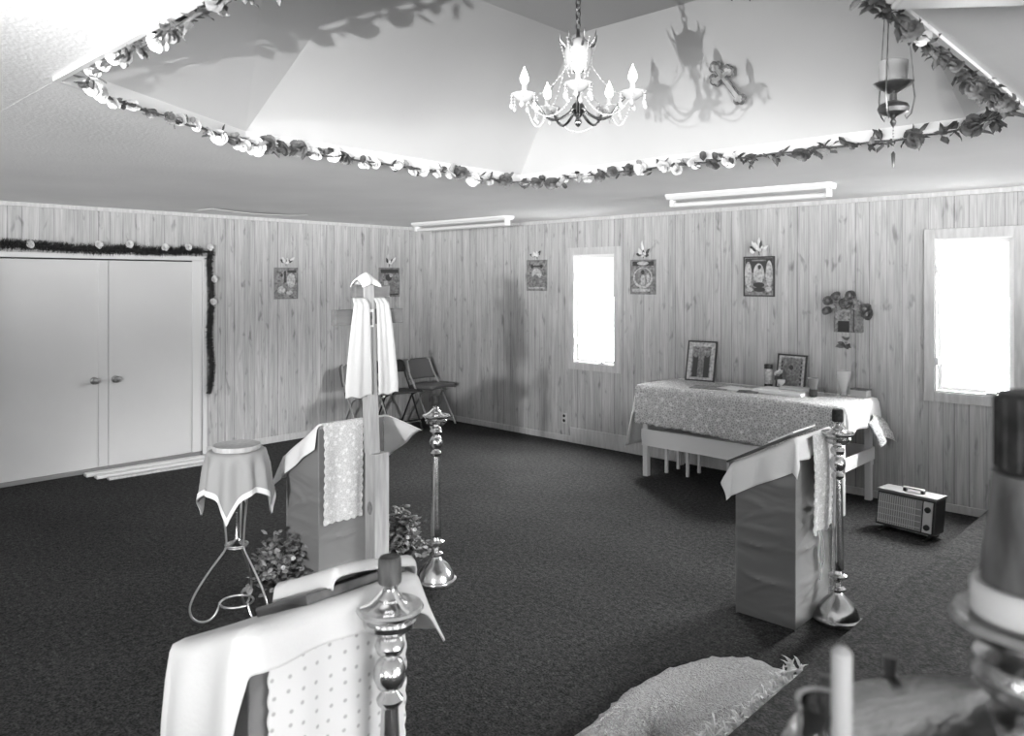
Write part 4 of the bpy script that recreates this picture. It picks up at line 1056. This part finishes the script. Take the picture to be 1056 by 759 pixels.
o.location = (7.458, -5.919, 1.283); tag(o, 'thin white taper candle in front of the blurred brass candle stand', 'candle')

# ------------------------------------------------------------------ camera
cam = bpy.data.cameras.new('camera'); co = bpy.data.objects.new('camera', cam); COL.objects.link(co)
co.location = (7.71, -6.59, 1.753); co.rotation_euler = (PI/2, 0, math.radians(43.6))
cam.sensor_width = 36; cam.lens = 36*800/1056; cam.shift_y = -(379.5-290.5)/1056; cam.clip_start = .05; cam.clip_end = 300
cam.dof.use_dof = True; cam.dof.focus_distance = 4.6; cam.dof.aperture_fstop = 4.5
SC.camera = co

# ------------------------------------------------------------------ light
WLO, WHI, WBACK = 40.0, .7, 135.0
w = bpy.data.worlds.new('world'); SC.world = w; w.use_nodes = True; nt = w.node_tree
bg = nt.nodes['Background']; bg.inputs[0].default_value = (1, 1, 1, 1)
tc = node(nt, 'ShaderNodeTexCoord'); sp_ = node(nt, 'ShaderNodeSeparateXYZ'); nt.links.new(tc.outputs['Generated'], sp_.inputs[0])
def wr(src, *v):
    m_ = node(nt, 'ShaderNodeMapRange')
    for k_, x_ in zip((1, 2, 3, 4), v): m_.inputs[k_].default_value = x_
    nt.links.new(src, m_.inputs[0]); return m_.outputs[0]
# upward fill glow added below the horizon, dull sky above on the near sides; bright high sky beyond the back wall
near = wr(sp_.outputs[2], -.13, -.03, WLO, WHI)
shade = wr(sp_.outputs[2], -.34, -.15, .12, 1)   # dims the added glow at steep angles so the near ceiling stays even
ml_ = node(nt, 'ShaderNodeMath', operation='MULTIPLY'); nt.links.new(near, ml_.inputs[0]); nt.links.new(shade, ml_.inputs[1]); near = ml_.outputs[0]
far = wr(sp_.outputs[2], .10, .24, 2.6, WBACK)
side = wr(sp_.outputs[1], .0, .06, 0, 1)
mx_ = node(nt, 'ShaderNodeMix', data_type='FLOAT')
nt.links.new(side, mx_.inputs[0]); nt.links.new(near, mx_.inputs[2]); nt.links.new(far, mx_.inputs[3])
nt.links.new(mx_.outputs[0], bg.inputs[1])
def portal(x, y, z, rx, rz, sx, sy):
    l = bpy.data.lights.new('daylight_portal', 'AREA'); l.shape = 'RECTANGLE'; l.size = sx; l.size_y = sy; l.cycles.is_portal = True
    o = bpy.data.objects.new('daylight_portal', l); COL.objects.link(o); o.location = (x, y, z); o.rotation_euler = (rx, 0, rz)
for (a0, a1, z0, z1) in (W1, W2): portal((a0+a1)/2, .15, (z0+z1)/2, -PI/2, 0, a1-a0, z1-z0)
for (a0, a1, z0, z1) in FW: portal((a0+a1)/2, Y0-.15, (z0+z1)/2, PI/2, 0, a1-a0, z1-z0)
for (a0, a1, z0, z1) in RW: portal(X1+.15, (a0+a1)/2, (z0+z1)/2, PI/2, PI/2, a1-a0, z1-z0)
# photographer's flash lamps: one left of the camera, one far behind it
def spot(loc, aim, power, size, soft):
    l = bpy.data.lights.new('flash_lamp', 'SPOT'); l.energy = power; l.shadow_soft_size = soft; l.spot_size = math.radians(size); l.spot_blend = 1
    o = bpy.data.objects.new('flash_lamp', l); COL.objects.link(o); o.location = loc
    o.rotation_euler = (Vector(aim)-Vector(loc)).to_track_quat('-Z', 'Y').to_euler()
spot((6.55, -7.25, 1.77), (4.5, -2.6, 2.75), 420, 64, .012)
spot((9.2, -11.2, 1.7), (.2, -.9, 1.4), 2600, 36, .14)

vs_ = SC.view_settings
SC.display_settings.display_device = 'sRGB'
vs_.view_transform = 'Standard'; vs_.look = 'None'; vs_.gamma = 1; vs_.use_curve_mapping = False; vs_.exposure = 0.0
cy = SC.cycles
cy.use_denoising = True; cy.max_bounces = 10; cy.diffuse_bounces = 6; cy.transparent_max_bounces = 12; cy.sample_clamp_indirect = 8
try: cy.use_adaptive_sampling = True; cy.adaptive_threshold = .01
except Exception: pass
